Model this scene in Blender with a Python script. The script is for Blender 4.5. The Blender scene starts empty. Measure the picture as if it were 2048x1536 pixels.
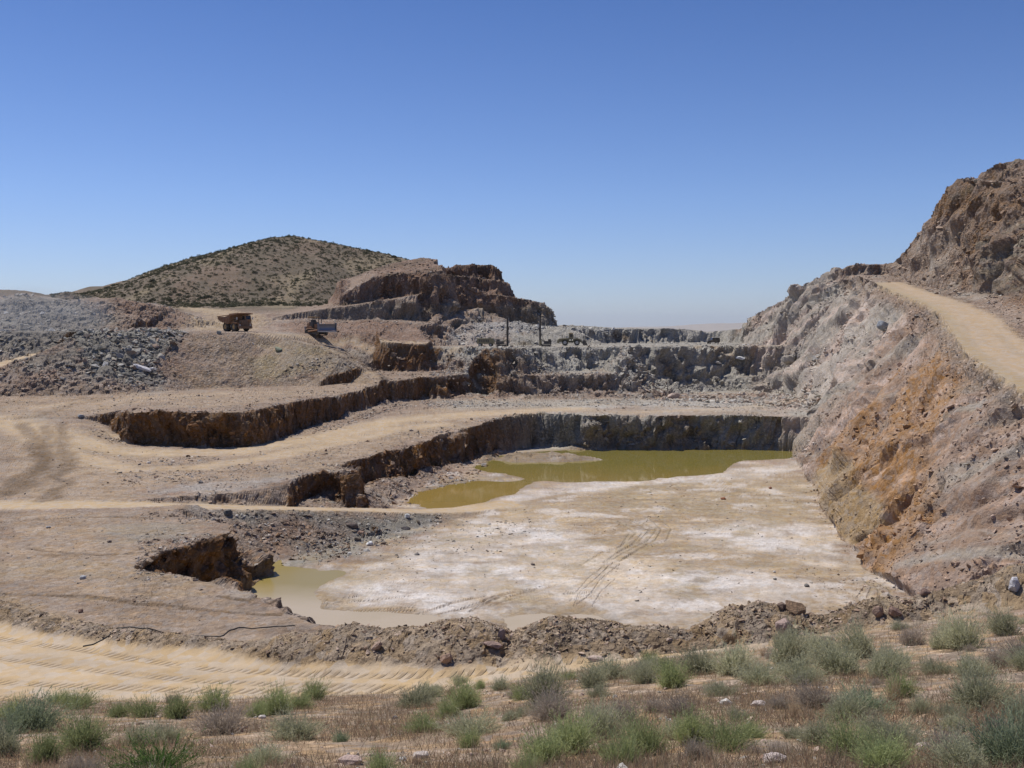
import bpy, math, random
import numpy as np
from mathutils import Vector, Matrix

# ------------------------------------------------------------------ camera, sky, sun
scene = bpy.context.scene
COL = scene.collection
F, CX, CY, PITCH = 2000.0, 1024.0, 768.0, math.atan(113 / 2000.0)   # a 35 mm-class lens looking slightly down
cam_data = bpy.data.cameras.new('camera')
cam = bpy.data.objects.new('camera', cam_data)
COL.objects.link(cam)
cam_data.sensor_width = 36.0
cam_data.lens = 36.0 * F / 2048.0
cam_data.clip_start, cam_data.clip_end = 0.1, 60000.0
cam.location = (0, 0, 0)
cam.rotation_euler = (math.pi / 2 - PITCH, 0, 0)
scene.camera = cam

SUN_EL, SUN_AZ = math.radians(62), math.radians(-52)     # azimuth measured from +Y (view direction), negative = left
world = bpy.data.worlds.new('World')
scene.world = world
world.use_nodes = True
wn = world.node_tree
bg = wn.nodes['Background']
sky = wn.nodes.new('ShaderNodeTexSky')
sky.sky_type = 'NISHITA'
sky.sun_disc = False
sky.sun_elevation = SUN_EL
sky.sun_rotation = SUN_AZ
sky.altitude = 1500
sky.air_density = 1.0
sky.dust_density = 0.7
sky.ozone_density = 1.5
_geo = wn.nodes.new('ShaderNodeNewGeometry')
_sep = wn.nodes.new('ShaderNodeSeparateXYZ')
wn.links.new(_geo.outputs['Incoming'], _sep.inputs[0])
_mr = wn.nodes.new('ShaderNodeMapRange')
_mr.inputs[1].default_value, _mr.inputs[2].default_value = 0.0, -0.31
wn.links.new(_sep.outputs[2], _mr.inputs[0])
_rp = wn.nodes.new('ShaderNodeValToRGB')        # dry desert air: a paler, bluer horizon than the clean model sky
_rp.color_ramp.elements[0].color = (.99, 1.06, 1.40, 1)
_rp.color_ramp.elements[1].color = (.56, .79, 1.24, 1)
_rp.color_ramp.elements[1].position = 1.0
_e = _rp.color_ramp.elements.new(.4)
_e.color = (.86, 1.02, 1.42, 1)
wn.links.new(_mr.outputs[0], _rp.inputs[0])
_mx = wn.nodes.new('ShaderNodeMix')
_mx.data_type, _mx.blend_type = 'RGBA', 'MULTIPLY'
_mx.inputs[0].default_value = 1.0
wn.links.new(sky.outputs[0], _mx.inputs[6])
wn.links.new(_rp.outputs[0], _mx.inputs[7])
wn.links.new(_mx.outputs[2], bg.inputs[0])
bg.inputs[1].default_value = 0.08
sd_ = Vector((math.sin(SUN_AZ) * math.cos(SUN_EL), math.cos(SUN_AZ) * math.cos(SUN_EL), math.sin(SUN_EL)))
sun_data = bpy.data.lights.new('sun', 'SUN')
sun_data.energy = 4.6
sun_data.angle = math.radians(0.53)
sun_data.color = (1.0, 0.94, 0.86)
sun = bpy.data.objects.new('sun', sun_data)
COL.objects.link(sun)
sun.rotation_euler = sd_.to_track_quat('Z', 'Y').to_euler()
sun.location = sd_ * 500
vs = scene.view_settings
vs.view_transform = 'Standard'
vs.look = 'None'
vs.gamma = 1.0
vs.use_curve_mapping = False
vs.exposure = 0.0

Q = 1.0      # mesh density
rng = np.random.default_rng(7)
R_ = random.Random(11)

# ------------------------------------------------------------------ numeric helpers
def ray(px, py):
    """world direction of a sight line, scaled so that y = 1"""
    u = (np.asarray(px, float) - CX) / F
    v = (CY - np.asarray(py, float)) / F
    cp, sp = math.cos(PITCH), math.sin(PITCH)
    y = cp + v * sp
    z = -sp + v * cp
    return u / y, z / y

def at(px, py, z):
    """where that sight line meets the level z"""
    a, b = ray(px, py)
    d = z / b
    return (float(a * d), float(d))

def at_d(px, py, d):
    a, b = ray(px, py)
    return (float(a * d), float(d), float(b * d))

def ss(a, b, x):
    t = np.clip((x - a) / (b - a), 0, 1)
    return t * t * (3 - 2 * t)

def mix(a, b, t):
    return a + (b - a) * t

_T = np.random.default_rng(3).random((64, 64, 64)).astype(np.float32)

def vnoise(x, y, z):
    xi, yi, zi = np.floor(x), np.floor(y), np.floor(z)
    fx, fy, fz = x - xi, y - yi, z - zi
    xi, yi, zi = xi.astype(np.int32) & 63, yi.astype(np.int32) & 63, zi.astype(np.int32) & 63
    x1, y1, z1 = (xi + 1) & 63, (yi + 1) & 63, (zi + 1) & 63
    fx, fy, fz = [f * f * f * (f * (f * 6 - 15) + 10) for f in (fx, fy, fz)]
    a = _T[xi, yi, zi] * (1 - fx) + _T[x1, yi, zi] * fx
    b = _T[xi, y1, zi] * (1 - fx) + _T[x1, y1, zi] * fx
    c = _T[xi, yi, z1] * (1 - fx) + _T[x1, yi, z1] * fx
    d = _T[xi, y1, z1] * (1 - fx) + _T[x1, y1, z1] * fx
    return ((a * (1 - fy) + b * fy) * (1 - fz) + (c * (1 - fy) + d * fy) * fz) * 2 - 1

def fbm(x, y, z=None, s=1.0, o=4, seed=0.0, rough=0.5):
    if z is None:
        z = np.zeros_like(x)
    r, amp, tot = 0, 1.0, 0
    x = x / s + seed * 7.31; y = y / s + seed * 3.17; z = z / s + seed * 5.77
    for k in range(o):
        r = r + amp * vnoise(x, y, z)
        tot += amp
        amp *= rough
        x, y, z = x * 1.97 + y * .31 + 3.7, y * 1.97 - x * .29 + 9.2, z * 2.03 + 1.3
    return r / tot

def _h(a, b, c, k):
    n = (a * 73856093) ^ (b * 19349663) ^ (c * 83492791) ^ (k * 2654435)
    n = (n ^ (n >> 13)) * 1274126177
    n = n ^ (n >> 16)
    return (n & 0xffff).astype(np.float32) / 65535.0

def facet(x, y, z, s, seed=0):
    """blocky rock noise: each cell is a randomly tilted, randomly raised block; returns (height -1..1, cell value)"""
    x = (x / s).astype(np.float32); y = (y / s).astype(np.float32); z = (z / s).astype(np.float32)
    xi, yi, zi = np.floor(x).astype(np.int64), np.floor(y).astype(np.int64), np.floor(z).astype(np.int64)
    best = np.full(x.shape, 9.0, np.float32)
    out = np.zeros(x.shape, np.float32)
    cid = np.zeros(x.shape, np.float32)
    for i in (-1, 0, 1):
        for j in (-1, 0, 1):
            for k in (-1, 0, 1):
                a, b, c = xi + i, yi + j, zi + k
                h1, h2, h3 = _h(a, b, c, 1 + seed), _h(a, b, c, 2 + seed), _h(a, b, c, 3 + seed)
                dx, dy, dz = x - (a + h1), y - (b + h2), z - (c + h3)
                dd = dx * dx + dy * dy + dz * dz
                m = dd < best
                best = np.where(m, dd, best)
                t = (h2 - .5) * dx * 1.6 + (h3 - .5) * dy * 1.6 + (h1 - .5) * dz * 1.6 + (_h(a, b, c, 4 + seed) - .5)
                out = np.where(m, t, out)
                cid = np.where(m, h1, cid)
    return out - best * .35, cid

def sdpoly(x, y, P):
    """signed distance to a closed polygon, negative inside"""
    P = np.asarray(P, np.float32)
    n = len(P)
    d2 = np.full(x.shape, 1e12, np.float32)
    ins = np.zeros(x.shape, bool)
    for i in range(n):
        ax, ay = P[i]; bx, by = P[(i + 1) % n]
        ex, ey = bx - ax, by - ay
        wx, wy = x - ax, y - ay
        t = np.clip((wx * ex + wy * ey) / (ex * ex + ey * ey + 1e-9), 0, 1)
        d2 = np.minimum(d2, (wx - ex * t) ** 2 + (wy - ey * t) ** 2)
        if ay != by:
            c = ((ay > y) != (by > y)) & (x < (bx - ax) * (y - ay) / (by - ay) + ax)
            ins ^= c
    return np.where(ins, -1, 1) * np.sqrt(d2)

def line(x, y, P):
    """distance to an open polyline of (x, y, z[, w]), signed side (+ right of travel), interpolated z, w and run length"""
    P = np.asarray(P, np.float32)
    best = np.full(x.shape, 1e12, np.float32)
    side = np.ones(x.shape, np.float32); zz = np.zeros(x.shape, np.float32)
    ww = np.zeros(x.shape, np.float32); run = np.zeros(x.shape, np.float32)
    L = 0.0
    for i in range(len(P) - 1):
        a, b = P[i], P[i + 1]
        ex, ey = b[0] - a[0], b[1] - a[1]
        l = math.hypot(ex, ey)
        wx, wy = x - a[0], y - a[1]
        t = np.clip((wx * ex + wy * ey) / (l * l + 1e-9), 0, 1)
        dd = (wx - ex * t) ** 2 + (wy - ey * t) ** 2
        m = dd < best
        best = np.where(m, dd, best)
        side = np.where(m, np.sign(wx * ey - wy * ex + 1e-9), side)
        zz = np.where(m, a[2] + (b[2] - a[2]) * t, zz)
        if len(a) > 3:
            ww = np.where(m, a[3] + (b[3] - a[3]) * t, ww)
        run = np.where(m, L + l * t, run)
        L += l
    return np.sqrt(best), side, zz, ww, run

def smax(a, b, k=0.5):
    h = np.clip(.5 + .5 * (a - b) / k, 0, 1)
    return b + (a - b) * h + k * h * (1 - h)

def smin(a, b, k=0.5):
    return -smax(-a, -b, k)

# ------------------------------------------------------------------ the lie of the land
def A(*t):
    return [at(*p) for p in t]
def D(*t):
    return [at_d(*p) for p in t]

HILL = D((-700, 640, 560), (-250, 612, 540), (0, 596, 520), (130, 583, 510), (250, 562, 500), (330, 541, 490), (390, 516, 482), (450, 502, 475),
         (520, 485, 465), (560, 474, 456), (590, 471, 452), (640, 479, 448), (720, 496, 442), (800, 513, 438), (870, 529, 434), (930, 560, 430), (960, 640, 428))
HILL_B = D((-700, 580, 345), (-60, 578, 330), (40, 580, 325), (75, 586, 322), (100, 600, 320))
HILL_C = D((115, 596, 335), (130, 583, 338), (150, 585, 340), (180, 600, 345))
PILE = D((-500, 610, 262), (-100, 603, 255), (0, 600, 248), (60, 590, 243), (140, 600, 243), (230, 598, 246), (300, 608, 248), (350, 622, 248), (400, 640, 244))
RED_PILE = D((-120, 745, 180), (0, 741, 181), (60, 744, 182), (110, 752, 181), (180, 764, 180), (260, 775, 180))
APRON = D((540, 642, 250), (600, 638, 253), (700, 640, 255), (800, 638, 256), (850, 645, 254))
HEAP = D((885, 660, 262), (930, 650, 264), (990, 643, 268), (1050, 643, 270), (1100, 652, 270), (1140, 660, 270))
RIM = D((1090, 652, 290), (1130, 648, 295), (1180, 650, 300), (1260, 655, 305), (1340, 655, 300), (1430, 653, 300), (1500, 654, 300), (1600, 652, 295))
LEDGE_UP = D((1120, 742, 226), (1200, 728, 229), (1280, 712, 233), (1360, 702, 236))
P_L2 = A((-400, 795, -11.5), (-20, 789, -11.5), (100, 790, -11.5), (250, 788, -11.5), (400, 778, -11.5), (500, 776, -11.5), (620, 767, -11.3), (700, 756, -10.9),
         (745, 748, -10.5), (800, 746, -10.2), (862, 744, -10.0), (885, 742, -9.9), (930, 745, -9.9), (1000, 746, -9.8), (1060, 745, -9.7), (1130, 742, -9.7), (1200, 738, -9.5), (1230, 741, -9.5)) \
    + [(30, 214), (140, 205), (140, -60), (-220, -60), (-220, 150)]
P_L3 = A((225, 846, -14.2), (256, 866, -14.5), (300, 880, -15.5), (350, 891, -16.1), (400, 893, -16.2), (460, 893, -16.2), (520, 887, -16.2), (590, 863, -16.1), (640, 853, -16.0),
         (700, 838, -15.9), (745, 826, -15.8), (770, 812, -15.6), (810, 806, -15.4), (850, 799, -15.2), (900, 797, -15.0), (960, 792, -15.0), (1000, 795, -15), (1060, 797, -15), (1130, 796, -15),
         (1240, 793, -15), (1290, 796, -15), (1340, 788, -15), (1400, 784, -15), (1460, 782, -15), (1520, 784, -15), (1570, 786, -15)) \
    + [(140, 228), (140, 160), (120, -60), (-220, -60), (-220, 150)]
P_DB = A((856, 697, -4.6), (870, 692, -4.5), (950, 689.5, -4.5), (1050, 688.5, -4.5), (1150, 688, -4.5), (1300, 686, -4.5), (1430, 684, -4.5), (1520, 686, -4.5), (1620, 688, -4.5)) \
    + [(95, 265), (95, 215), (-14, 215), (-20, 225)]
P_PIT = A((1600, 903, -20.8), (1460, 899, -20.8), (1330, 899, -20.8), (1240, 897, -20.8), (1160, 898, -20.8), (1090, 893, -20.8), (1050, 897, -20.8), (1010, 903, -20.8),
          (985, 912, -20.8), (950, 922, -20.8), (915, 928, -20.8), (880, 940, -20.8), (840, 955, -20.8), (790, 972, -20.8), (745, 992, -20.8), (700, 1003, -20.6)) \
    + [(-16.6, 113), (-15.0, 104), (-13, 99.5), (-17.5, 93.5), (-21.0, 90), (-20.2, 84), (-21.5, 76), (-24, 71.5), (-24.5, 68), (-20.8, 66.3), (-16.2, 62.6), (-12.4, 58), (-9.8, 55.4), (-5, 54.5), (0, 54), (8, 54.5), (16, 54), (24, 55), (33, 60),
       (60, 70), (80, 110), (90, 170)]
P_NOTCH = A((640, 988, -18.6), (590, 1000, -17.6), (560, 1003, -17.3), (520, 1004, -17.1), (450, 1003, -16.9), (380, 1001, -16.7), (300, 1000, -16.4)) + [(-31, 93), (-16, 96), (-14, 106)]
TRACK = [at(-200, 1010, -16.3) + (-16.3, 2.2), at(100, 1010, -16.3) + (-16.3, 2.2), at(300, 1010, -16.5) + (-16.5, 1.6), at(500, 1015, -17.4) + (-17.4, 1.5), at(700, 1019, -18.9) + (-18.9, 1.5), at(850, 1022, -20.0) + (-20.0, 1.6),
         at(930, 1019, -20.6) + (-20.6, 2.0), at(1000, 1008, -20.75) + (-20.75, 2.5)]
RAMP_L = [at(-250, 790, -10.5) + (-10.5, 1.6), at(-80, 757, -8.9) + (-8.9, 1.6), at(0, 727, -7.2) + (-7.2, 1.9), at(70, 708, -5.45) + (-5.45, 1.6), at(145, 691, -3.75) + (-3.75, 1.1)]
RAMP_M = D((585, 680, 210), (640, 692, 207), (690, 712, 204), (735, 742, 203), (760, 765, 196))
R_EDGE = [(40.5, 30, -9.6), (42, 47, -8.9), (43, 64, -7.6)] + D((2052, 784, 84), (1985, 740, 95), (1932, 703, 108), (1904, 661, 125), (1881, 628, 140), (1843, 605, 155), (1789, 584, 180), (1751, 566, 205)) \
    + [(78.5, 232, 12.5), (84, 270, 12.5)]
HILL_R = D((1812, 514, 222), (1822, 490, 216), (1845, 462, 211), (1868, 444, 208), (1880, 415, 205), (1898, 388, 202), (1925, 362, 198), (1950, 343, 194), (1990, 329, 188), (2048, 322, 180), (2300, 290, 160), (2600, 300, 120))
RIDGE_R = D((1499, 648, 300), (1507, 634, 292), (1530, 618, 284), (1562, 600, 276), (1600, 583, 264), (1630, 575, 256), (1652, 556, 250), (1690, 536, 243), (1712, 529, 240), (1760, 528, 240), (1812, 520, 240), (2000, 500, 240))
ROAD = [(-75, 62, -16.3, 4.5)] + [at(px, py, z) + (z, w) for px, py, z, w in
        ((-150, 1290, -15.9, 6.5), (0, 1316, -15.5, 5.6), (200, 1340, -15.0, 3.9), (400, 1358, -14.4, 2.8), (600, 1366, -13.9, 2.2), (900, 1369, -13.3, 1.5), (1100, 1347, -12.7, 1.0), (1300, 1326, -12.1, .8),
         (1500, 1303, -11.6, .7), (1700, 1273, -11.0, .7), (1900, 1244, -10.4, .7), (2060, 1220, -9.9, .8), (2400, 1172, -9.6, 1.0))]
BERM = D((-100, 1185, 60), (0, 1207, 55), (80, 1226, 52), (150, 1240, 50), (210, 1256, 48.5), (260, 1256, 47.6), (330, 1268, 46.5), (400, 1278, 45.3), (470, 1286, 44), (560, 1276, 43), (620, 1262, 42.3), (700, 1252, 41.7), (760, 1262, 41.3), (840, 1254, 40.8), (885, 1240, 40.5),
         (930, 1234, 40.2), (985, 1250, 39.8), (1025, 1268, 39.6), (1065, 1250, 39.4), (1110, 1230, 39.2), (1160, 1236, 39), (1210, 1238, 38.8), (1290, 1258, 38.6), (1380, 1262, 38.4), (1430, 1240, 38.3), (1470, 1213, 38.3),
         (1520, 1202, 38.2), (1570, 1212, 38), (1610, 1236, 37.8), (1650, 1238, 37.6), (1700, 1212, 37.4), (1760, 1190, 37.3), (1810, 1196, 37.2), (1880, 1180, 37), (2048, 1130, 36.5), (2300, 1070, 36), (2600, 1040, 35))
FGX = np.array([-60, -40, -24.6, -15.4, -9.4, -5.6, -1.9, 1.16, 4.3, 7.5, 10.8, 14, 16.4, 24, 45])
_fgp = D((-2000, 1390, 30), (-1200, 1395, 30), (-600, 1398, 30), (0, 1402, 30), (400, 1404, 30), (650, 1396, 30), (900, 1382, 30), (1100, 1350, 30.5), (1300, 1322, 31), (1500, 1297, 31.3), (1700, 1267, 31.6), (1900, 1238, 31.8), (2048, 1216, 32), (2500, 1160, 32), (3200, 1100, 32))
FGX = np.array([p[0] for p in _fgp]); FGD = np.array([p[1] for p in _fgp]); FGZ = np.array([p[2] for p in _fgp])
P_POND = A((1000, 912, -20.8), (1050, 905, -20.8), (1150, 898, -20.8), (1300, 896, -20.8), (1460, 896, -20.8), (1590, 898, -20.8), (1585, 914, -20.8), (1530, 917, -20.8), (1465, 922, -20.8), (1440, 944, -20.8), (1340, 953, -20.8),
           (1240, 960, -20.8), (1130, 963, -20.8), (1070, 958, -20.8), (1040, 950, -20.8), (985, 943, -20.8), (960, 934, -20.8), (975, 924, -20.8))
P_POOL = A((1070, 959, -20.8), (1052, 968, -20.8), (1010, 988, -20.8), (960, 1003, -20.8), (890, 1013, -20.8), (830, 1003, -20.8), (850, 982, -20.8), (900, 968, -20.8), (960, 963, -20.8), (1020, 964, -20.8))
P_ISLE = A((985, 918, -20.8), (1020, 909, -20.8), (1110, 906, -20.8), (1160, 912, -20.8), (1215, 919, -20.8), (1130, 924, -20.8), (1020, 925, -20.8))
P_POND2 = A((548, 1136, -20.8), (600, 1137, -20.8), (665, 1144, -20.8), (650, 1158, -20.8), (615, 1180, -20.8), (612, 1200, -20.8), (650, 1222, -20.8), (720, 1230, -20.8), (800, 1232, -20.8), (880, 1246, -20.8)) + \
    [(-3, 64), (2, 62)] + A((1000, 1235, -20.8), (1080, 1224, -20.8), (1160, 1222, -20.8), (1210, 1232, -20.8)) + [(7, 62), (5, 56), (-9, 54), (-13, 57), (-17, 62), (-25, 66), (-25, 74), (-22, 82), (-21.5, 88)]
WATER_Z = -20.86

def ridge(x, y, P, k, r=1.5):
    d, s, z, w, run = line(x, y, P)
    return z - k * (np.sqrt(d * d + r * r) - r)

def cut(z, sd, h, k, r=.4):
    return smin(z, h + k * np.maximum(sd, 0) , r)

def path(z, x, y, P, up=.8, dn=.8, r=.3):
    d, s, zp, w, run = line(x, y, P)
    e = np.maximum(d - w, 0)
    return np.minimum(np.maximum(z, zp - dn * e), zp + up * e)

def H(x, y, warp=True):
    x = np.asarray(x, np.float32); y = np.asarray(y, np.float32)
    x0, y0 = x, y
    far = ss(50, 110, y)
    if warp:
        n1, n2 = fbm(x, y, s=9, o=5, seed=1, rough=.66), fbm(x, y, s=9, o=5, seed=2, rough=.66)
        xw = x + n1 * (1.0 + 1.6 * far); yw = y + n2 * (1.0 + 1.8 * far)
    else:
        xw, yw = x, y
    und = fbm(x, y, s=30, o=3, seed=3)
    # ---- original ground and the haul road level
    s1l = np.interp(x, [-75, -58, -45, -30, -18, -10], [-.8, -.9, -1.8, -3.3, -4.4, -4.6]) + .055 * np.maximum(y - 228, 0) * ss(-30, -60, x) + .02 * np.maximum(y - 245, 0)
    s1r = -.4 + und * .5
    z = mix(s1l, s1r, ss(-14, 0, x)) + und * .25
    z = mix(z, -38 + und * 3, ss(470, 900, y + .25 * np.abs(x)))
    z = np.where(x > -40, mix(z, -9, ss(305, 380, y) * (1 - ss(470, 900, y))), z)
    z = smax(z, ridge(x, y, HILL, .34, 7) + und * 1.0 - 0.3 + 1.6 * fbm(x, y * .25, s=26, o=4, seed=91) * ss(0, 30, 455 - y), 3)
    z = smax(z, ridge(x, y, HILL_B, .35, 4), 1)
    z = smax(z, ridge(x, y, HILL_C, .45, 2), 1)
    z = smax(z, ridge(xw, yw, PILE, .42, 3) + .9 * fbm(x, y, s=7, o=4, seed=4), 1)
    z = smax(z, ridge(xw, yw, APRON, .2, 2) + .4 * fbm(x, y, s=5, o=3, seed=4), .8)
    # ---- outcrop: stepped benches and cliffs
    def fill(z, P, h, k):
        return smax(z, h - k * np.maximum(sdpoly(xw, yw, P), 0), .5)
    hm1 = np.interp(x, [-66, -58, -51, -42, -32, -24], [1.5, 3.4, 4.5, 5.5, 6.9, 8.4]) + .07 * (y - 258)
    z = fill(z, [p[:2] for p in D((520, 640, 250), (560, 628, 253), (620, 620, 256), (700, 612, 258), (780, 603, 260), (838, 592, 262), (850, 590, 300), (560, 590, 320), (500, 610, 290))], hm1, 2.4)
    hm2 = np.minimum(np.interp(x, [-50, -44, -37.8, -24], [9, 11.2, 13.6, 15]) + .33 * (y - 274), np.interp(x, [-46, -34, -26, -20], [14, 18.5, 20.3, 19]))
    z = fill(z, [p[:2] for p in D((695, 572, 270), (748, 556, 274), (803, 551, 274), (850, 545, 273), (884, 548, 276), (872, 528, 292), (862, 520, 300), (780, 520, 330), (680, 540, 320))], hm2, 2.3)
    z = fill(z, [p[:2] for p in D((845, 552, 270), (870, 545, 268), (893, 552, 274), (897, 540, 300), (845, 540, 300))], 14.3 + 0 * x, 2.6)
    hm3 = np.interp(x, [-19, -10, -3, -1], [14.8, 14.2, 13.2, 12.6]) + .03 * (y - 285)
    z = fill(z, [p[:2] for p in D((885, 552, 284), (940, 556, 283), (985, 560, 284), (1014, 566, 286), (1016, 566, 310), (880, 552, 315))], hm3, 2.6)
    hm3b = np.interp(x, [-28, -23, -10.6, -6, -4.4, -2.8], [16.5, 17.3, 18.9, 18.7, 17.4, 16.3])
    z = fill(z, [p[:2] for p in D((868, 540, 299), (953, 534, 297), (983, 532, 296), (1000, 544, 296), (1002, 544, 330), (850, 540, 330))], hm3b, 2.2)
    hm3c = np.interp(x, [-4.5, -2, -.6, .4], [13, 12.4, 11.8, 9.0])
    z = fill(z, [p[:2] for p in D((1000, 571, 292), (1017, 572, 291), (1019, 590, 320), (990, 571, 320))], hm3c, 5)
    hm4 = np.interp(x, [-8, -4.2, 4, 7.7, 10.8, 12.8, 13.5], [9.6, 9.1, 7.9, 7, 4.9, 1.8, 0])
    z = fill(z, [p[:2] for p in D((960, 600, 283), (994, 590, 280), (1079, 605, 279), (1112, 640, 279), (1113, 640, 310), (960, 600, 310))], hm4, 3)
    z = smax(z, ridge(xw, yw, D((850, 655, 255), (868, 632, 262), (880, 610, 268)), .75, 1), .5)
    z = smax(z, ridge(xw, yw, D((890, 650, 260), (920, 622, 270), (960, 615, 275), (985, 630, 275)), .6, 2), .5)
    z = smax(z, ridge(xw, yw, RIM, .12, 2) - .3 + .5 * fbm(x, y, s=5, o=3, seed=5), .5)
    # ---- bench cuts, from the top down
    nk = fbm(x, y, s=11, o=3, seed=6)
    k = np.interp(x, [-18, -8, 40, 60], [1.2, 1.2, 1.3, 1.5]) * (1 + .9 * nk)
    z = cut(z, sdpoly(xw, yw, P_DB), -4.5 + und * .1, k)
    z = smax(z, ridge(xw, yw, HEAP, .55, 1.5) + .5 * fbm(x, y, s=4, o=3, seed=7), .5)
    l2 = np.maximum(-11.6, -11.6 + .044 * (y - 185))
    ramp = np.clip(-11.5 - .078 * (174 - y), -16.3, -11.4)
    lw = ss(-50, -64, x + .25 * (y - 140))
    l2 = mix(l2, np.minimum(l2, ramp), lw) + und * .15
    k = np.interp(x, [-44, -32, -29, -25, -21, -17, 30], [.5, .6, 1.5, 2.8, 2.6, 1.1, 1.0]) * (1 + np.interp(x, [-40, -10], [.1, .8]) * nk)
    z = cut(z, sdpoly(xw, yw, P_L2), l2, k, .5)
    z = path(z, x, y, [p + (1.6,) for p in RAMP_M], .6, .5)
    z = smax(z, ridge(xw, yw, RED_PILE, .6, 1) + .5 * fbm(x, y, s=4, o=3, seed=8), .4)
    dL, _s, zL, wL, _r = line(x, y, RAMP_L)
    yL = np.interp(x, [p[0] for p in RAMP_L], [p[1] for p in RAMP_L])
    near_ = (y < yL) & (y > 150) & (x < -84)
    z = np.where(near_, np.minimum(z, np.maximum(zL - .42 * np.maximum(dL - wL, 0) + np.maximum(0, x + 94) * 1.2 + .5 * fbm(x, y, s=5, o=3, seed=41), l2)), z)
    z = path(z, x, y, RAMP_L, .55, .42)
    z = smax(z, ridge(xw, yw, RED_PILE, .6, 1) + .5 * fbm(x, y, s=4, o=3, seed=8), .4)
    l3 = mix(-16.3, -15.0, ss(145, 178, y))
    l3 = mix(l3, ramp, lw) + und * .12
    s3 = sdpoly(xw, yw, P_L3)
    k = np.interp(x, [-60, -20, 20, 30, 60], [4.5, 3.2, 2.6, 1.0, .9]) * np.clip(1 + np.interp(x, [-36, -30, 20, 30], [.4, 1.3, 1.4, 1.4]) * nk, .28, 3)
    # the back wall breaks into buttresses towards the right
    z = cut(z, s3, l3, k, .7)
    tal = np.clip(np.interp(x, [-44, -30, -26, -10, 20, 70], [-.8, -.2, 1.2, 1.8, 2.2, 2.2]) + 2.2 * fbm(x, y, s=8, o=2, seed=9), 0, 5)
    z = np.where(s3 < 0, np.maximum(z, l3 + .6 * (tal + s3)), z)
    sn = sdpoly(xw, yw, P_NOTCH)
    # ---- the pit itself
    sp = sdpoly(xw, yw, P_PIT)
    kk = mix(mix(.7, 3.0, ss(-4, -8, x)), .52, ss(78, 86, y) * ss(-36, -30, x))
    kk = mix(kk, 3.8, ss(104, 108, y))
    kk = np.where((y < 100) & (x > 12), .6, kk) * np.clip(1 + np.where(y > 104, 1.3, .25) * nk, .3, 2)
    fl = -20.8 + .25 * ss(-4, 10, x) * ss(60, 80, y) * (1 - ss(118, 128, y)) + .07 * fbm(x, y, s=12, o=4, seed=12) + .08 * fbm(x, y, s=3.4, o=4, seed=42)
    z = cut(z, sn, mix(-16.6, -20.4, ss(-33, -12, x)), 2.2)
    z = cut(z, sp, fl, kk, .35)
    tal = np.clip(np.interp(y, [88, 100, 110, 135, 150, 168], [.4, 1.2, 3.0, 3.2, 1.5, .3]) + 1.8 * fbm(x, y, s=7, o=2, seed=10), 0, 6) * ss(90, 100, y)
    z = np.where(sp < 0, np.maximum(z, fl + .55 * (tal + sp)), z)
    z = path(z, x, y, TRACK, .9, .5)
    for P, dep in ((P_POND, .30), (P_POOL, .28), (P_POND2, .30)):
        s = sdpoly(x + .8 * n1 if warp else x, y + 1.2 * n2 if warp else y, P)
        m = ss(2.2, -2.6, s + .8 * fbm(x, y, s=2.2, o=3, seed=44)) * (z < -19.9)
        z = z - m * dep - .0
    s = sdpoly(x, y, P_ISLE)
    z = np.where(z < -19.9, z + (.75 + .5 * fbm(x, y, s=2, o=3, seed=43)) * ss(1.0, -2.5, s), z)
    # ---- right-hand massif with its haul road
    dR, sR, zR, _, _ = line(x, y, R_EDGE)
    s = dR * sR
    gul = fbm(x + .7 * y, y * .25, s=6, o=4, seed=13, rough=.6)
    wall = zR - np.interp(y, [40, 60, 90, 150, 215], [1.0, 1.1, 1.22, 1.25, 1.7]) * np.maximum(-s, 0) + gul * 1.1 * ss(0, 5, -s)
    W = np.interp(y, [60, 100, 150, 205], [9, 9.5, 8.2, 6.0])
    e = s - W + .8 * n1 if warp else s - W
    ch = np.interp(y, [60, 100, 130, 170, 205, 225], [9, 12, 16, 18, 21, 12])
    ap = np.interp(y, [150, 190], [4.5, .8])
    up = zR + .22 * np.clip(e, 0, ap) + np.minimum(np.interp(y, [150, 190], [2.2, 3.0]) * np.maximum(e - ap, 0) * (1 + .5 * nk), ch) + 2.2 * np.maximum(e - 11, 0)
    hill = ridge(x, y, HILL_R, .62, 2) + gul * .8
    up = np.where(e > 0, np.maximum(np.minimum(up, hill), zR + .22 * np.clip(e, 0, 4.5)), zR)
    M = np.where(s < 0, wall, up)
    M = M - 60 * ss(225, 300, y)
    z = smax(z, M, .3)
    rr = ridge(xw, yw, RIDGE_R, 1.5, 1.0)
    z = smax(z, np.where(s > -1, np.minimum(rr, np.maximum(zR + .25 * np.maximum(s - 9, 0) + ss(215, 232, y) * 20, zR)), rr), .5)
    # ---- foreground hillside, near road and spoil bank
    fd, fz = np.interp(x, FGX, FGD), np.interp(x, FGX, FGZ)
    t = np.clip(y / fd, -2, 1)
    fg = -1.7 + (fz + 1.7) * np.where(t < 0, t * .2, t) + .12 * fbm(x, y, s=5, o=4, seed=14) - .8 * np.maximum(y - fd, 0)
    z = smax(z, fg, .3)
    z = path(z, x, y, ROAD, .8, .7)
    bm = ridge(x + .3 * n1 if warp else x, y, BERM, .60, .5)
    z = smax(z, bm + .24 * fbm(x, y, s=1.8, o=4, seed=15) - .02, .25)
    return z

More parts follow.
